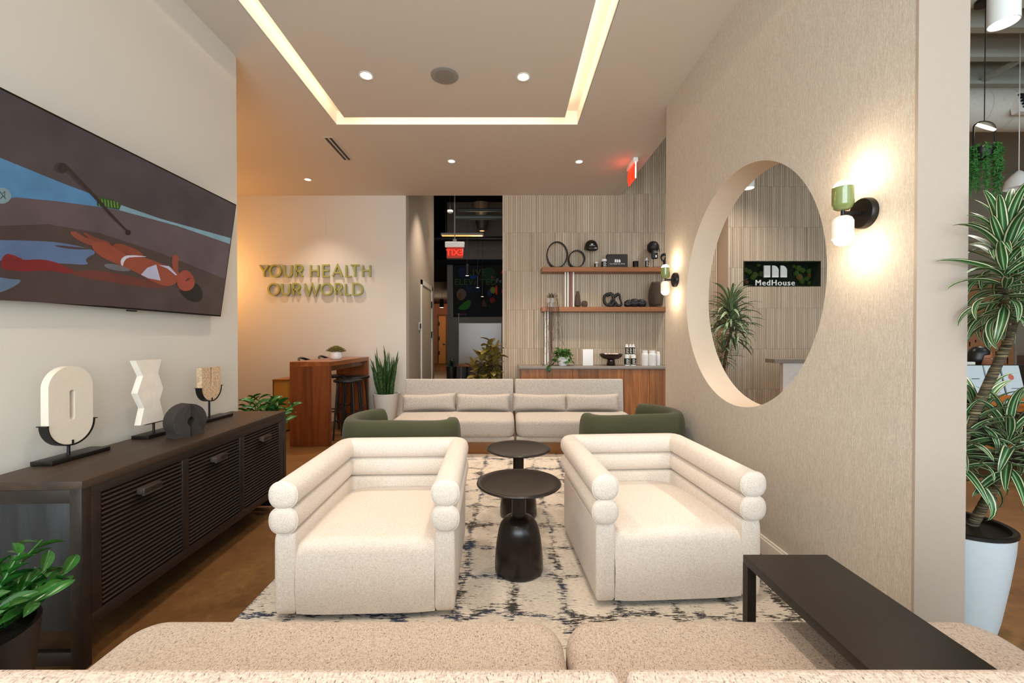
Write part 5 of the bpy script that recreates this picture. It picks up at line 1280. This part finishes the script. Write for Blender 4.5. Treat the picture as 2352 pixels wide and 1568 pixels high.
# pendant with hanging plant
px_, py_ = (2256 - CX) / F * 3.2, 3.2
t_ = thing('planter_pendant', 'black pendant lamp with a lit disc and a loop carrying a hanging planter', 'pendant lamp', (px_, py_, 3.93))
MB().lathe([(.0001, -.002), (.06, -.002), (.06, -.03), (.0001, -.032)], (px_, py_, 3.93), 24).make('canopy', M_black, t_)
zt_ = on_y(2256, 279, py_).z; zd = on_y(2256, 294, py_).z; zpot = on_y(2250, 352, py_).z; hw = 24.5 * py_ / F
MB().cyl((px_, py_, zt_), (px_, py_, 3.90), .003, n=8).make('cord', M_black, t_)
loop = [Vector((px_ - hw, py_, zpot)), Vector((px_ - hw, py_, zd))] + [Vector((px_ + hw * math.cos(PI - PI * i / 16), py_, zd + (zt_ - zd) * math.sin(PI * i / 16))) for i in range(1, 16)] + [Vector((px_ + hw, py_, zd)), Vector((px_ + hw, py_, zpot))]
MB().tube(loop, .006, 8).make('loop', M_black, t_)
q = Matrix.Translation((px_, py_, zd)) @ Matrix.Rotation(math.radians(20), 4, 'Y') @ Matrix.Rotation(math.radians(35), 4, 'X')
MB().lathe([(.0001, .0), (.062, 0), (.066, .006), (.066, .014), (.0001, .016)], n=36, mtx=q).make('lamp_disc', emit('disc_glow', '#FFE0B8', 3.5), t_)
MB().lathe([(.05, -.04), (.065, .0), (.068, .04), (.062, .04), (.0001, .02)], (px_ - .01, py_, zpot), 28).make('planter', M_black, t_)
pt = thing('hanging_bead_plant', 'green string-of-beads plant hanging from the black pendant loop', 'plant', (px_, py_, zpot + .04))
pm = leafmesh('bead', .028, .017, .3, .3, 'oval', 3, 0, L_pearl, .7); R9 = random.Random(5); its = []; stm = MB()
for i in range(40):
    a_ = [.1, .75, 1.3, 2.0, 2.7, 3.4, 4.1, 4.75, 5.4, 5.9][i % 10] + R9.uniform(-.1, .1); rr = R9.uniform(.075, .10); ln = ([.36, .2, .3, .24, .38, .34, .4, .22, .42, .33][i % 10]) * R9.uniform(.7, 1.05); x0_, y0_ = px_ + .0 + rr * math.cos(a_), py_ + rr * .8 * math.sin(a_)
    stm.tube([(x0_, y0_, zpot + .05), (x0_ + .01, y0_, zpot - ln * .5), (x0_, y0_, zpot + .03 - ln)], .0015, 4)
    for k in range(int(ln / .011)): its.append((pm, LM((x0_ + R9.uniform(-.003, .003), y0_, zpot + .05 - k * .011), R9.uniform(0, 2 * PI), R9.uniform(-.9, .5), 0, R9.uniform(.8, 1.2))))
joined_leaves('bead_strands', L_pearl, pt, its); stm.make('stems', L_pearl, pt, kind='stuff')
# dome pendant
x = (2336 - CX) / F * 4.75; z_ = on_y(2336, 392, 4.75).z; zb_ = on_y(2336, 432, 4.75).z
t_ = thing('dome_pendant', 'white dome pendant lamp hanging below the duct', 'pendant lamp', (x, 4.75, z_))
MB().lathe([(.012, 0), (.02, -.005), (.06, -.045), (.1, -.10), (.122, -(z_ - zb_)), (.118, -(z_ - zb_)), (.09, -.09), (.0001, -.03)], (x, 4.75, z_), 36).make('shade', M_white, t_, smooth=60)
MB().cyl((x, 4.75, z_ - .002), (x, 4.75, 4.88), .004, n=8).make('cord', M_white, t_)
# cork panel wall with dark flecks
a = on_y(2205, 830, 7.6); b = on_y(2330, 725, 7.6)
t_ = thing('cork_partition', 'tall orange-brown cork partition with dark slots behind the seated woman', 'partition', ((a.x + b.x) / 2, 7.65, 0))
MB().box((7.3, 7.6, 0), (b.x, 7.72, 2.45)).make('panel', plain('cork', '#A5714A', .9, bump=.8, bscale=50, var=.2), t_, smooth=0)
mb = MB(); R10 = random.Random(12)
for i in range(90): x = R10.uniform(7.35, b.x - .05); z_ = R10.uniform(.6, 2.4); h_ = R10.choice((.05, .08, .12)); mb.box((x, 7.592, z_), (x + .018, 7.60, z_ + h_))
mb.make('slots', M_blackw, t_, smooth=0, kind='stuff'); MB().box((b.x, 7.59, 0), (b.x + .04, 7.73, 2.47)).make('edge_trim', M_grey, t_, smooth=0)
# grey sofa-back ledge right of partition
t_ = thing('wall_ledge', 'dark ledge along the peach wall right of the cork partition', 'shelf', (9.6, 7.9, 1.0)); a = on_y(2324, 830, 7.75)
MB().box((a.x + .02, 7.75, 0.0), (a.x + 1.8, 8.1, a.z)).box((a.x, 7.74, a.z), (a.x + 1.9, 8.12, a.z + .1)).make('ledge', plain('ledge_brown', '#5A4438', .6), t_, smooth=0)
# display rack with magazines
RY = 4.2; a = on_y(2190, 841, RY); rz_ = a.z; rx0 = a.x
t_ = thing('magazine_rack', 'dark display rack with slanted shelf behind the tall dracaena', 'rack', (rx0 + .6, RY + .15, 0))
MB().box((rx0, RY + .22, 0), (rx0 + 1.4, RY + .26, rz_)).make('back_panel', M_ebony, t_, smooth=0)
for x in (rx0, rx0 + 1.36): MB().box((x, RY, 0), (x + .04, RY + .22, rz_ - .06)).make('side_panel', M_ebony, t_, smooth=0)
for z_ in (.62, .25): MB().box((rx0 + .04, RY + .0, z_), (rx0 + 1.36, RY + .22, z_ + .025)).box((rx0 + .04, RY - .012, z_), (rx0 + 1.36, RY, z_ + .06)).make('shelf', M_walnut_x, t_, smooth=0)
MB().box((rx0 + .3, RY + .05, .645), (rx0 + 1.36, RY + .06, .78)).make('lower_board', plain('orange_board', '#B8641E', .5), t_, smooth=0)
M_mag = plain('magazine_cover', '#C8D6DC', .35, var=.02)
for i, (pa, pb, lab) in enumerate(((2223, 2268, 'pale magazine facing out on the rack nearest the wall end'), (2272, 2306, 'pale magazine in the middle of the rack behind the cane stem'), (2311, 2352, 'pale magazine with a small red drawing on its cover'))):
    a = on_y(pa, 843, RY + .15); b = on_y(pb, 843, RY + .15); w_ = b.x - a.x
    mt = Matrix.Translation((a.x, RY + .11, .66)) @ Matrix.Rotation(math.radians(-12), 4, 'X'); mg = thing('magazine', lab, 'magazine', (a.x + w_ / 2, RY + .1, .66), 0, 'magazines on the display rack')
    MB().box((0, 0, 0), (w_, .012, rz_ - .655), mt).make('cover', M_mag, mg, smooth=0)
    if i == 2:
        MB().blob((w_ * .42, -.001, .30), (.03, .001, .03), 2, 14, 6, mt).make('drawing', plain('pink_print', '#C86A5A', .5), mg); MB().box((w_ * .3, -.0012, .18), (w_ * .75, -.0004, .186), mt).make('print', M_inkd, mg, smooth=0)
    else: MB().box((w_ * .3, -.0012, .28), (w_ * .7, -.0004, .287), mt).make('print', M_inkd, mg, smooth=0)
mb = []
for k in range(4):
    x = rx0 + .035 + k * .012 + .04; hgt = .36 - .01 * k
    c_ = tag(MB().rbox((x, RY + .02, .646), (x + .010, RY + .2, .646 + hgt), .001, 1).make('slim_book', plain('spine_%d' % k, ['#3A2622', '#8C3A2E', '#2A2A2E', '#B9B2A8'][k], .6)), ['dark brown book spine nearest the wall end on the rack', 'brick red book spine on the rack', 'charcoal book spine on the rack', 'pale grey book spine on the rack'][k], 'book')
# desk, monitor, woman
t_ = thing('work_desk', 'plain desk behind the magazine rack where the woman sits', 'desk', (5.5, 4.75, 0))
MB().rbox((5.0, 4.5, .70), (6.5, 5.0, .735), .003).make('desktop', M_counter, t_)
for x in (5.02, 6.44):
    for y in (4.52, 4.94): MB().box((x, y, 0), (x + .04, y + .04, .70)).make('leg', M_black, t_, smooth=0)
a = on_y(2241, 831, 4.62); b = on_y(2250, 838, 4.62)
t_ = thing('computer_monitor', 'white-backed monitor half hiding the seated woman', 'monitor', (a.x - .3, 4.65, .736))
MB().rbox((a.x - .55, 4.62, .80), (a.x, 4.655, a.z), .006).make('screen_housing', M_white, t_); MB().box((a.x - .31, 4.655, .736), (a.x - .25, 4.67, .95)).box((a.x - .4, 4.6, .736), (a.x - .16, 4.75, .745)).make('stand', M_grey, t_, smooth=0)
def woman():
    hx, hy, hz = 5.70, 5.02, 1.13
    t_ = thing('person', 'seated woman in glasses with black hair looking down, behind the dracaena', 'person', (hx - .1, 5.05, 0))
    V, E, Rr = [], [], []
    def add(p, r, par=None):
        V.append(p); Rr.append(r)
        if par is not None: E.append((par, len(V) - 1))
        return len(V) - 1
    bx, by = hx - .14, 5.06
    pel = add((bx, by, .52), .14); wa_ = add((bx + .01, by, .70), .115, pel); ch = add((bx + .04, by, .87), .125, wa_); nk = add((bx + .07, by, .98), .055, ch); hb = add((hx - .03, hy + .01, 1.05), .052, nk)
    for s_ in (-1, 1):
        sh = add((bx + .05, by + s_ * .15, .92), .055, ch); el_ = add((bx + .12, by + s_ * .20, .74), .04, sh); wr_ = add((bx + .34, by + s_ * .12, .765), .026, el_); pm_ = add((bx + .40, by + s_ * .11, .765), .028, wr_)
        for f_ in range(4):
            dy = (f_ - 1.5) * .02; ln = (.035, .042, .04, .03)[f_]; k1 = add((bx + .44, by + s_ * .11 + dy, .765), .010, pm_); k2 = add((bx + .44 + ln, by + s_ * .11 + dy * 1.1, .76), .008, k1); add((bx + .455 + ln * 1.4, by + s_ * .11 + dy * 1.1, .748), .007, k2)
        k1 = add((bx + .40, by + s_ * .11 - s_ * .035, .762), .010, pm_); add((bx + .43, by + s_ * .11 - s_ * .05, .757), .008, k1)
        hp = add((bx + .03, by + s_ * .09, .50), .09, pel); kn = add((bx + .42, by + s_ * .11, .50), .065, hp); an = add((bx + .42, by + s_ * .11, .10), .042, kn); add((bx + .56, by + s_ * .11, .045), .035, an)
    me = bpy.data.meshes.new('body'); me.from_pydata(V, E, []); o = bpy.data.objects.new('body', me); C.objects.link(o)
    sm = o.modifiers.new('skin', 'SKIN'); sm.use_smooth_shade = True; o.modifiers.new('sub', 'SUBSURF').levels = 1
    for i, sv in enumerate(me.skin_vertices[0].data): sv.radius = (Rr[i], Rr[i]); sv.use_root = (i == 0)
    bpy.context.view_layer.update()
    me2 = bpy.data.meshes.new_from_object(o.evaluated_get(bpy.context.evaluated_depsgraph_get())); bpy.data.objects.remove(o)
    mb = MB(); mb.add([v.co.copy() for v in me2.vertices], [tuple(p.vertices) for p in me2.polygons]); mb.make('body', plain('dark_clothes', '#2A2A30', .8), t_, smooth=180)
    q = Matrix.Translation((hx, hy, hz)) @ Matrix.Rotation(math.radians(-42), 4, 'Z') @ Matrix.Rotation(math.radians(12), 4, 'Y')
    hb_ = MB(); hb_.blob((0, 0, 0), (.092, .073, .115), 2.15, 36, 24)
    for v in hb_.v:
        if v.z < 0: k = 1 + v.z * 2.6; v.y *= max(.45, k); v.x = v.x * max(.6, 1 + v.z * 1.2) + (-v.z) * .22
        if v.x > .06: v.x += .028 * math.exp(-((v.y / .014) ** 2) - ((v.z + .018) / .02) ** 2) + .006 * math.exp(-((v.y / .03) ** 2) - ((v.z + .062) / .012) ** 2) - .008 * math.exp(-(((abs(v.y) - .03) / .016) ** 2) - ((v.z - .008) / .014) ** 2)
    hb_.v = [q @ v for v in hb_.v]; hd = hb_.make('head', M_skin, t_, smooth=180)
    for s_ in (-1, 1):
        MB().blob((.083, s_ * .030, .006), (.009, .011, .008), 2, 12, 8, q).make('eye', plain('eye_white', '#E9E4DE', .2), hd); MB().blob((.0905, s_ * .030, .004), (.003, .005, .005), 2, 10, 6, q).make('iris', M_hair, hd)
        MB().blob((.0, s_ * .073, -.005), (.016, .007, .028), 2.3, 12, 8, q).make('ear', M_skin, hd)
        MB().tube([(.094, s_ * .031 + .022 * math.cos(a_ * PI / 8), .004 + .017 * math.sin(a_ * PI / 8)) for a_ in range(17)], .0018, 6).make('lens_rim', plain('silver_rim', '#9A9590', .2, metal=1), t_)
    for c in t_.children:
        if c.name.startswith('lens_rim'):
            for v in c.data.vertices:
                w0 = basis(t_) @ v.co; v.co = basis(t_).inverted() @ (q @ w0)
    MB().tube([(.096, -.009, .006), (.099, 0, .009), (.096, .009, .006)], .0018, 6); 
    for s_ in (-1, 1): MB().tube([q @ Vector(p) for p in ((.093, s_ * .053, .008), (.05, s_ * .076, .006), (.0, s_ * .078, .0))], .0016, 6).make('temple', MATS['silver_rim'], t_)
    MB().blob((.088, 0, -.062), (.008, .022, .006), 2, 14, 6, q).make('mouth', plain('lips', '#8C4038', .4), hd)
    hr = MB(); hr.blob((-.022, 0, .012), (.100, .090, .125), 2.3, 36, 24)
    for v in hr.v:
        if v.z < .05:
            v.x = min(v.x, .012)
            if v.z < 0: v.z *= 1.35; v.y *= 1.05
        elif v.x > .045: v.x = .045 + (v.x - .045) * .8
    hr.v = [q @ v for v in hr.v]; hr.make('hair', M_hair, t_, smooth=180)
    c_ = thing('office_chair', 'black office chair the woman sits on', 'chair', (bx, by, 0))
    MB().rbox((bx - .22, by - .24, .36), (bx + .24, by + .24, .42), .02, 3).make('seat', M_blackw, c_); MB().rbox((bx - .29, by - .2, .5), (bx - .24, by + .2, .88), .02, 3).make('backrest', M_blackw, c_)
    MB().cyl((bx, by, .06), (bx, by, .36), .03, n=12).make('post', M_black, c_); MB().box((bx - .27, by - .02, .38), (bx - .25, by + .02, .6)).make('back_post', M_black, c_, smooth=0)
    for k in range(5): a_ = k * 2 * PI / 5 + .3; MB().cyl((bx, by, .08), (bx + .21 * math.cos(a_), by + .21 * math.sin(a_), .03), .018, .012, 8).make('base_arm', M_black, c_)
woman()

# ------------------------------------------------------------------ dark workshop space beyond the corridor opening
MY = 13.0; MW = plain('far_grey_wall', '#857A70', .7, var=.03)
xl = on_y(1027, 700, MY).x
struct(MB().box((xl, MY, 0), (3, MY + .15, 5.6)).make('wall_far', MW, smooth=0))
struct(MB().box((xl, MY + .15, 0), (xl + .15, 23, 5.6)).make('wall_hall_right', MW, smooth=0))
struct(MB().box((-6, 23, 0), (xl + .1, 23.15, 5.6)).make('wall_hall_end', plain('hall_peach', '#A8846A', .7), smooth=0))
struct(MB().box((-4.3, 14.2, 0), (-4.15, 23, 3.3)).make('wall_hall_left', MATS['hall_peach'], smooth=0))
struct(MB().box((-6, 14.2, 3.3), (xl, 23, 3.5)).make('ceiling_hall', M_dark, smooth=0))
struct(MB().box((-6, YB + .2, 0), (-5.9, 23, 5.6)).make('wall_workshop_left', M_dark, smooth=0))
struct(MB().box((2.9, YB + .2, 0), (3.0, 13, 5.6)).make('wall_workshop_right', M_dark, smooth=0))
a = on_y(1008.5, 833, 22.98); b = on_y(1024, 726, 22.98)
dr = struct(MB().box((a.x - .08, 22.93, 0), (b.x + .08, 22.995, b.z + .1)).make('door_2', plain('hall_trim', '#7A5A3C', .6), smooth=0))
MB().box((a.x, 22.90, 0.02), (b.x, 22.93, b.z)).make('door_leaf', plain('yellow_door', '#D8B06A', .5), dr, smooth=0)
for z_ in (.5, 1.3, 2.1): MB().box((a.x - .03, 22.88, z_), (a.x + .05, 22.90, z_ + .2)).make('hinge', M_black, dr, smooth=0)
MB().box((b.x - .14, 22.84, 1.05), (b.x - .04, 22.90, 1.10)).make('handle', M_black, dr, smooth=0)
# mural cloth
t_ = thing('mural_banner', 'large black chalk-style banner reading LIVE ELEVATED hanging on the far grey wall', 'banner', (0, MY, 3)); yM = MY - .03
P_ = lambda px, py, k=0: on_y(px, py, yM - .0004 * k)
def mp(pts, h, k, nm='drawing', sm=1, em=.0):
    Q = [Vector(p) for p in pts]; Q = chaikin(Q, sm) if sm else Q; q = [P_(v.x, v.y, k) for v in Q]
    mb = MB(); mb.prism(q, (0, -.0003, 0)); mb.make(nm, plain('chalk' + h, h, .8), t_, smooth=0)
mp([(1040, 607), (1162, 608), (1162, 727), (1041, 728)], '#0C0B0B', 0, 'cloth', 0)
mp([(1050, 618), (1066, 610), (1070, 632), (1058, 640)], '#12204A', 3); mp([(1080, 633), (1096, 632), (1094, 640), (1079, 640)], '#1A3A8C', 3)
for k in range(5): mp([(1068 + k * 7, 655), (1074 + k * 7, 655), (1080 + k * 9, 670), (1075 + k * 9, 672)], '#16264A', 3)
mp([(1124 + 16 * math.cos(i * .7), 632 + 19 * math.sin(i * .7)) for i in range(9)], '#123A26', 3); mp([(1152, 622), (1158, 618), (1160, 628), (1150, 628)], '#C8381A', 4)
mp([(1128, 658), (1138, 660), (1137, 675), (1125, 671)], '#7E8C3A', 4); mp([(1137, 656), (1143, 656), (1142, 677), (1138, 676)], '#E0401C', 5); mp([(1131 + 7 * math.cos(i * .9), 689 + 7 * math.sin(i * .9)) for i in range(7)], '#8C1C18', 4)
mp([(1118, 668), (1128, 662), (1132, 676), (1120, 682)], '#16305A', 3); mp([(1052, 707), (1070, 690), (1082, 688), (1080, 705), (1068, 712), (1056, 711)], '#2A6A1A', 4); mp([(1048, 680), (1050, 668), (1060, 661), (1072, 670), (1070, 682), (1058, 692)], '#6A5648', 4); mp([(1052, 682), (1054, 672), (1061, 674), (1060, 688), (1055, 690)], '#7A4420', 5)
mp([(1106, 700), (1110, 684), (1118, 700), (1118, 704), (1107, 704)], '#5A3A2C', 4); mp([(1152, 664), (1158, 662), (1158, 674), (1152, 674)], '#A81C6A', 4); mp([(1130 + 3 * math.cos(i), 636 + 3 * math.sin(i)) for i in range(6)], '#A82A6A', 6)
for s_, px, py, sz in (('LIVE', 1095, 626, .30), ('ELEVATED', 1092, 648, .265)):
    p = P_(px, py, 8); text_mb(s_, sz, .001, at((p.x, p.y - .004, p.z)), 1.1).make('lettering', plain('chalk_green', '#4C6228', .9), t_, smooth=0)
p = P_(1146, 645, 8); text_mb('Fe', .19, .001, at((p.x, p.y - .004, p.z))).make('lettering', plain('chalk_white', '#7E8A82', .8), t_, smooth=0)
p = P_(1060, 722, 8); text_mb('SCIENCE', .08, .001, at((p.x, p.y - .004, p.z))).make('lettering', plain('chalk_pink', '#8C4A5A', .8), t_, smooth=0)
a = on_y(1027, 603, 12.8); struct(MB().box((-6, 12.7, a.z - .05), (3, 12.85, a.z + .08)).make('trim_4', M_dark, smooth=0))
for xa, xb in ((1033, 1078), (1085, 1105), (1108, 1150)):
    a = on_y(xa, 600, MY - .01); b = on_y(xb, 571, MY - .01); struct(MB().box((a.x, MY - .012, a.z), (b.x, MY, b.z)).make('window_2', plain('dim_pane', '#7A6A62', .5), smooth=0))
# whiteboard
t_ = thing('whiteboard', 'glossy white board on a stand behind the small desk', 'whiteboard', (-.6, 10.6, 0)); a = on_y(1054.5, 838, 10.6); b = on_y(1151.5, 742, 10.6)
MB().box((a.x, 10.6, a.z), (b.x, 10.62, b.z)).make('board', plain('gloss_board', '#B09C90', .22), t_, smooth=0); MB().box((a.x - .015, 10.598, a.z - .015), (a.x, 10.63, b.z + .25)).box((b.x, 10.598, a.z - .015), (b.x + .015, 10.63, b.z + .015)).box((a.x, 10.598, a.z - .015), (b.x, 10.63, a.z)).make('frame', M_grey, t_, smooth=0)
for x in (a.x + .05, b.x - .05): MB().box((x - .02, 10.63, 0), (x + .02, 10.67, a.z + .3)).box((x - .02, 10.4, 0), (x + .02, 10.9, .04)).make('leg', M_grey, t_, smooth=0)
t_ = thing('work_table', 'small table with orange wood top in front of the white board', 'table', (-.95, 9.8, 0)); a = on_y(1051, 838, 9.6); b = on_y(1102, 838, 9.6)
MB().rbox((a.x, 9.6, a.z - .045), (b.x, 10.2, a.z), .003).make('tabletop', M_walnut_x, t_)
for x in (a.x + .14, b.x - .1):
    for y in (9.63, 10.12): MB().box((x, y, 0), (x + .05, y + .05, a.z - .045)).make('leg', M_blackw, t_, smooth=0)
a = on_y(1037, 842, 8.6); t_ = thing('spiky_plant', 'small dark spiky plant in a tall black planter inside the corridor', 'plant', (a.x, 8.6, 0))
MB().lathe([(.07, .0005), (.11, a.z), (.1, a.z), (.095, a.z - .05), (.0001, a.z - .05)], (a.x, 8.6, 0), 28).make('planter', M_black, t_)
sp = leafmesh('spiky_leaf', .24, .02, 1.9, .2, 'strap', 6, 0, L_snake)
joined_leaves('leaves', leafmat('dark_leaf', '#1C3A1E', '#0E2010'), t_, [(sp, LM((a.x, 8.6, a.z + .02 * (i / 40)), i * 2.4, .3 + 1.1 * i / 40, 0, rnd.uniform(.8, 1.1))) for i in range(44)])
# hanging exit sign
yE = 7.6; a = on_y(1022.5, 568, yE); b = on_y(1066.5, 555.5, yE); c = on_y(1026, 592.5, yE); d_ = on_y(1063.5, 568, yE); xm_ = (a.x + b.x) / 2
t_ = thing('exit_sign', 'red exit sign seen from behind, hanging on a rod in the dark opening', 'exit sign', (xm_, yE, 5.59))
MB().rbox((a.x, yE - .03, a.z), (b.x, yE + .03, b.z), .006).make('housing', M_white, t_)
MB().box((xm_ - .03, yE - .02, b.z), (xm_ + .03, yE + .02, b.z + .05)).make('mount', M_grey, t_, smooth=0); MB().cyl((xm_, yE, b.z + .04), (xm_, yE, 5.599), .009, n=10).make('rod', M_grey, t_)
MB().box((c.x, yE - .004, c.z), (d_.x, yE + .004, d_.z)).make('panel', plain('dim_red_acrylic', '#B03020', .15, Emission_Color=(1, .05, .02, 1), Emission_Strength=.10), t_, smooth=0)
BACKF = Matrix(((-1, 0, 0, 0), (0, 0, 1, 0), (0, 1, 0, 0), (0, 0, 0, 1)))
text_mb('EXIT', .155, .001, at(((c.x + d_.x) / 2, yE - .006, (c.z + d_.z) / 2), BACKF)).make('lettering', M_red, t_, smooth=0)
# pendants, strips, pipes in the dark ceiling
for px, y0_, y1_, Y, hw_, lab in ((1073, 607, 633, 9.6, .045, 'slim black pendant nearest the hanging exit sign'), (1097, 635, 660.5, 10.9, .045, 'slim black pendant in the middle of the dark space'), (1108, 655, 681, 12.2, .045, 'slim black pendant nearest the banner'), (1014.5, 687, 706, 17.5, .09, 'short black pendant in the hallway left of the banner')):
    a = on_y(px, y1_, Y); b = on_y(px, y0_, Y); top_ = 5.6 if Y < 14 else 3.3
    t_ = thing('tube_pendant', lab, 'pendant lamp', (a.x, Y, b.z), 0, 'black tube pendants'); MB().lathe([(hw_ - .005, .005), (hw_ - .005, 0), (hw_, 0), (hw_, b.z - a.z), (.0001, b.z - a.z)], (a.x, Y, a.z), 20).make('tube', M_blackw, t_); MB().lathe([(hw_ - .006, .002), (.0001, .0015)], (a.x, Y, a.z), 20).make('lens', emit('pend_lens', '#FFD9C0', 5), t_)
    MB().cyl((a.x, Y, b.z), (a.x, Y, top_), .004, n=6).make('cord', M_blackw, t_)
a = on_y(1013, 541, 9); b = on_y(1110, 541, 9); t_ = thing('strip_light', 'long warm strip light under the dark workshop ceiling', 'ceiling light', ((a.x + b.x) / 2, 9, a.z))
MB().rbox((a.x, 8.95, a.z), (b.x, 9.05, a.z + .05), .01).make('housing', M_grey, t_); MB().box((a.x + .02, 8.955, a.z - .006), (b.x - .02, 9.045, a.z - .0005)).make('lens', emit('strip_lens', '#FFB060', 1.3), t_, smooth=0)
for x in (a.x + .1, b.x - .1): MB().cyl((x, 9, a.z + .05), (x, 9, 5.6), .004, n=6).make('wire', M_blackw, t_)
for px, py, Y, r_ in ((1105, 497, 10, .18), (1107, 530, 11.5, .15)):
    a = on_y(px, py, Y); t_ = thing('dome_light', 'large dim dome light near the dark ceiling' if py < 500 else 'smaller dim dome light below the large one', 'ceiling light', (a.x, Y, a.z))
    MB().lathe([(r_ * .5, 0), (r_ * .85, .05), (r_, .14), (r_ * 1.2, .3), (.0001, .32)], (a.x, Y, a.z), 28).make('shade', plain('dome_dark', '#4A3E34', .5), t_); MB().lathe([(r_ * .45, -.002), (.0001, -.015)], (a.x, Y, a.z), 28).make('lens', emit('dome_lens', '#FFC890', .8), t_); MB().cyl((a.x, Y, a.z + .31), (a.x, Y, 5.6), .01, n=6).make('rod', M_blackw, t_)
for k, (py, Y, r_, lab) in enumerate(((482, 8.6, .035, 'thin grey pipe crossing highest in the dark opening'), (499, 8.2, .045, 'thicker grey pipe crossing below the thin one'), (548, 11.5, .06, 'dark pipe behind the strip light'))):
    a = on_y(1040, py, Y); tag(MB().cyl((-3.5 if k == 2 else -1.0, Y, a.z), (2.8, Y, a.z), r_, n=12).make('ceiling_pipe', plain('pipe_grey_%d' % k, ['#3A3E3E', '#454A4A', '#1E1C1A'][k], .5), None), lab, 'pipe')
a = on_y(1034, 487, 8.0); t_ = thing('smoke_detector', 'small white detector hanging left of the exit sign rod', 'detector', tuple(a)); MB().lathe([(.0001, -.02), (.04, -.015), (.055, 0), (.055, .03), (.0001, .03)], tuple(a), 24).make('body', M_white, t_); MB().cyl((a.x, a.y, a.z + .03), (a.x, a.y, 5.6), .008, n=6).make('rod', M_blackw, t_)
lamp('hall_glow', 'POINT', (-3.2, 19.5, 2.6), 60, (1, .72, .45), shadow_soft_size=.2)
lamp('hall_exit_glow', 'POINT', (-2.6, 21.5, 2.9), 12, (1, .1, .05), shadow_soft_size=.1)
lamp('workshop_glow', 'POINT', (-.6, 9.3, 3.6), 22, (1, .8, .62), shadow_soft_size=.3)
spot((-1.0, 7.7, 4.2), 150, WARM, 80, 1, .05, aim=(-1.65, 8.1, .9))  # spot added to brighten the corridor wall and door, no fitting
spot((-.4, 7.4, 4.6), 60, WARM, 70, 1, .05, aim=(-.2, 6.6, .6))  # unseen bare spot aimed at the rubber plant, no fitting
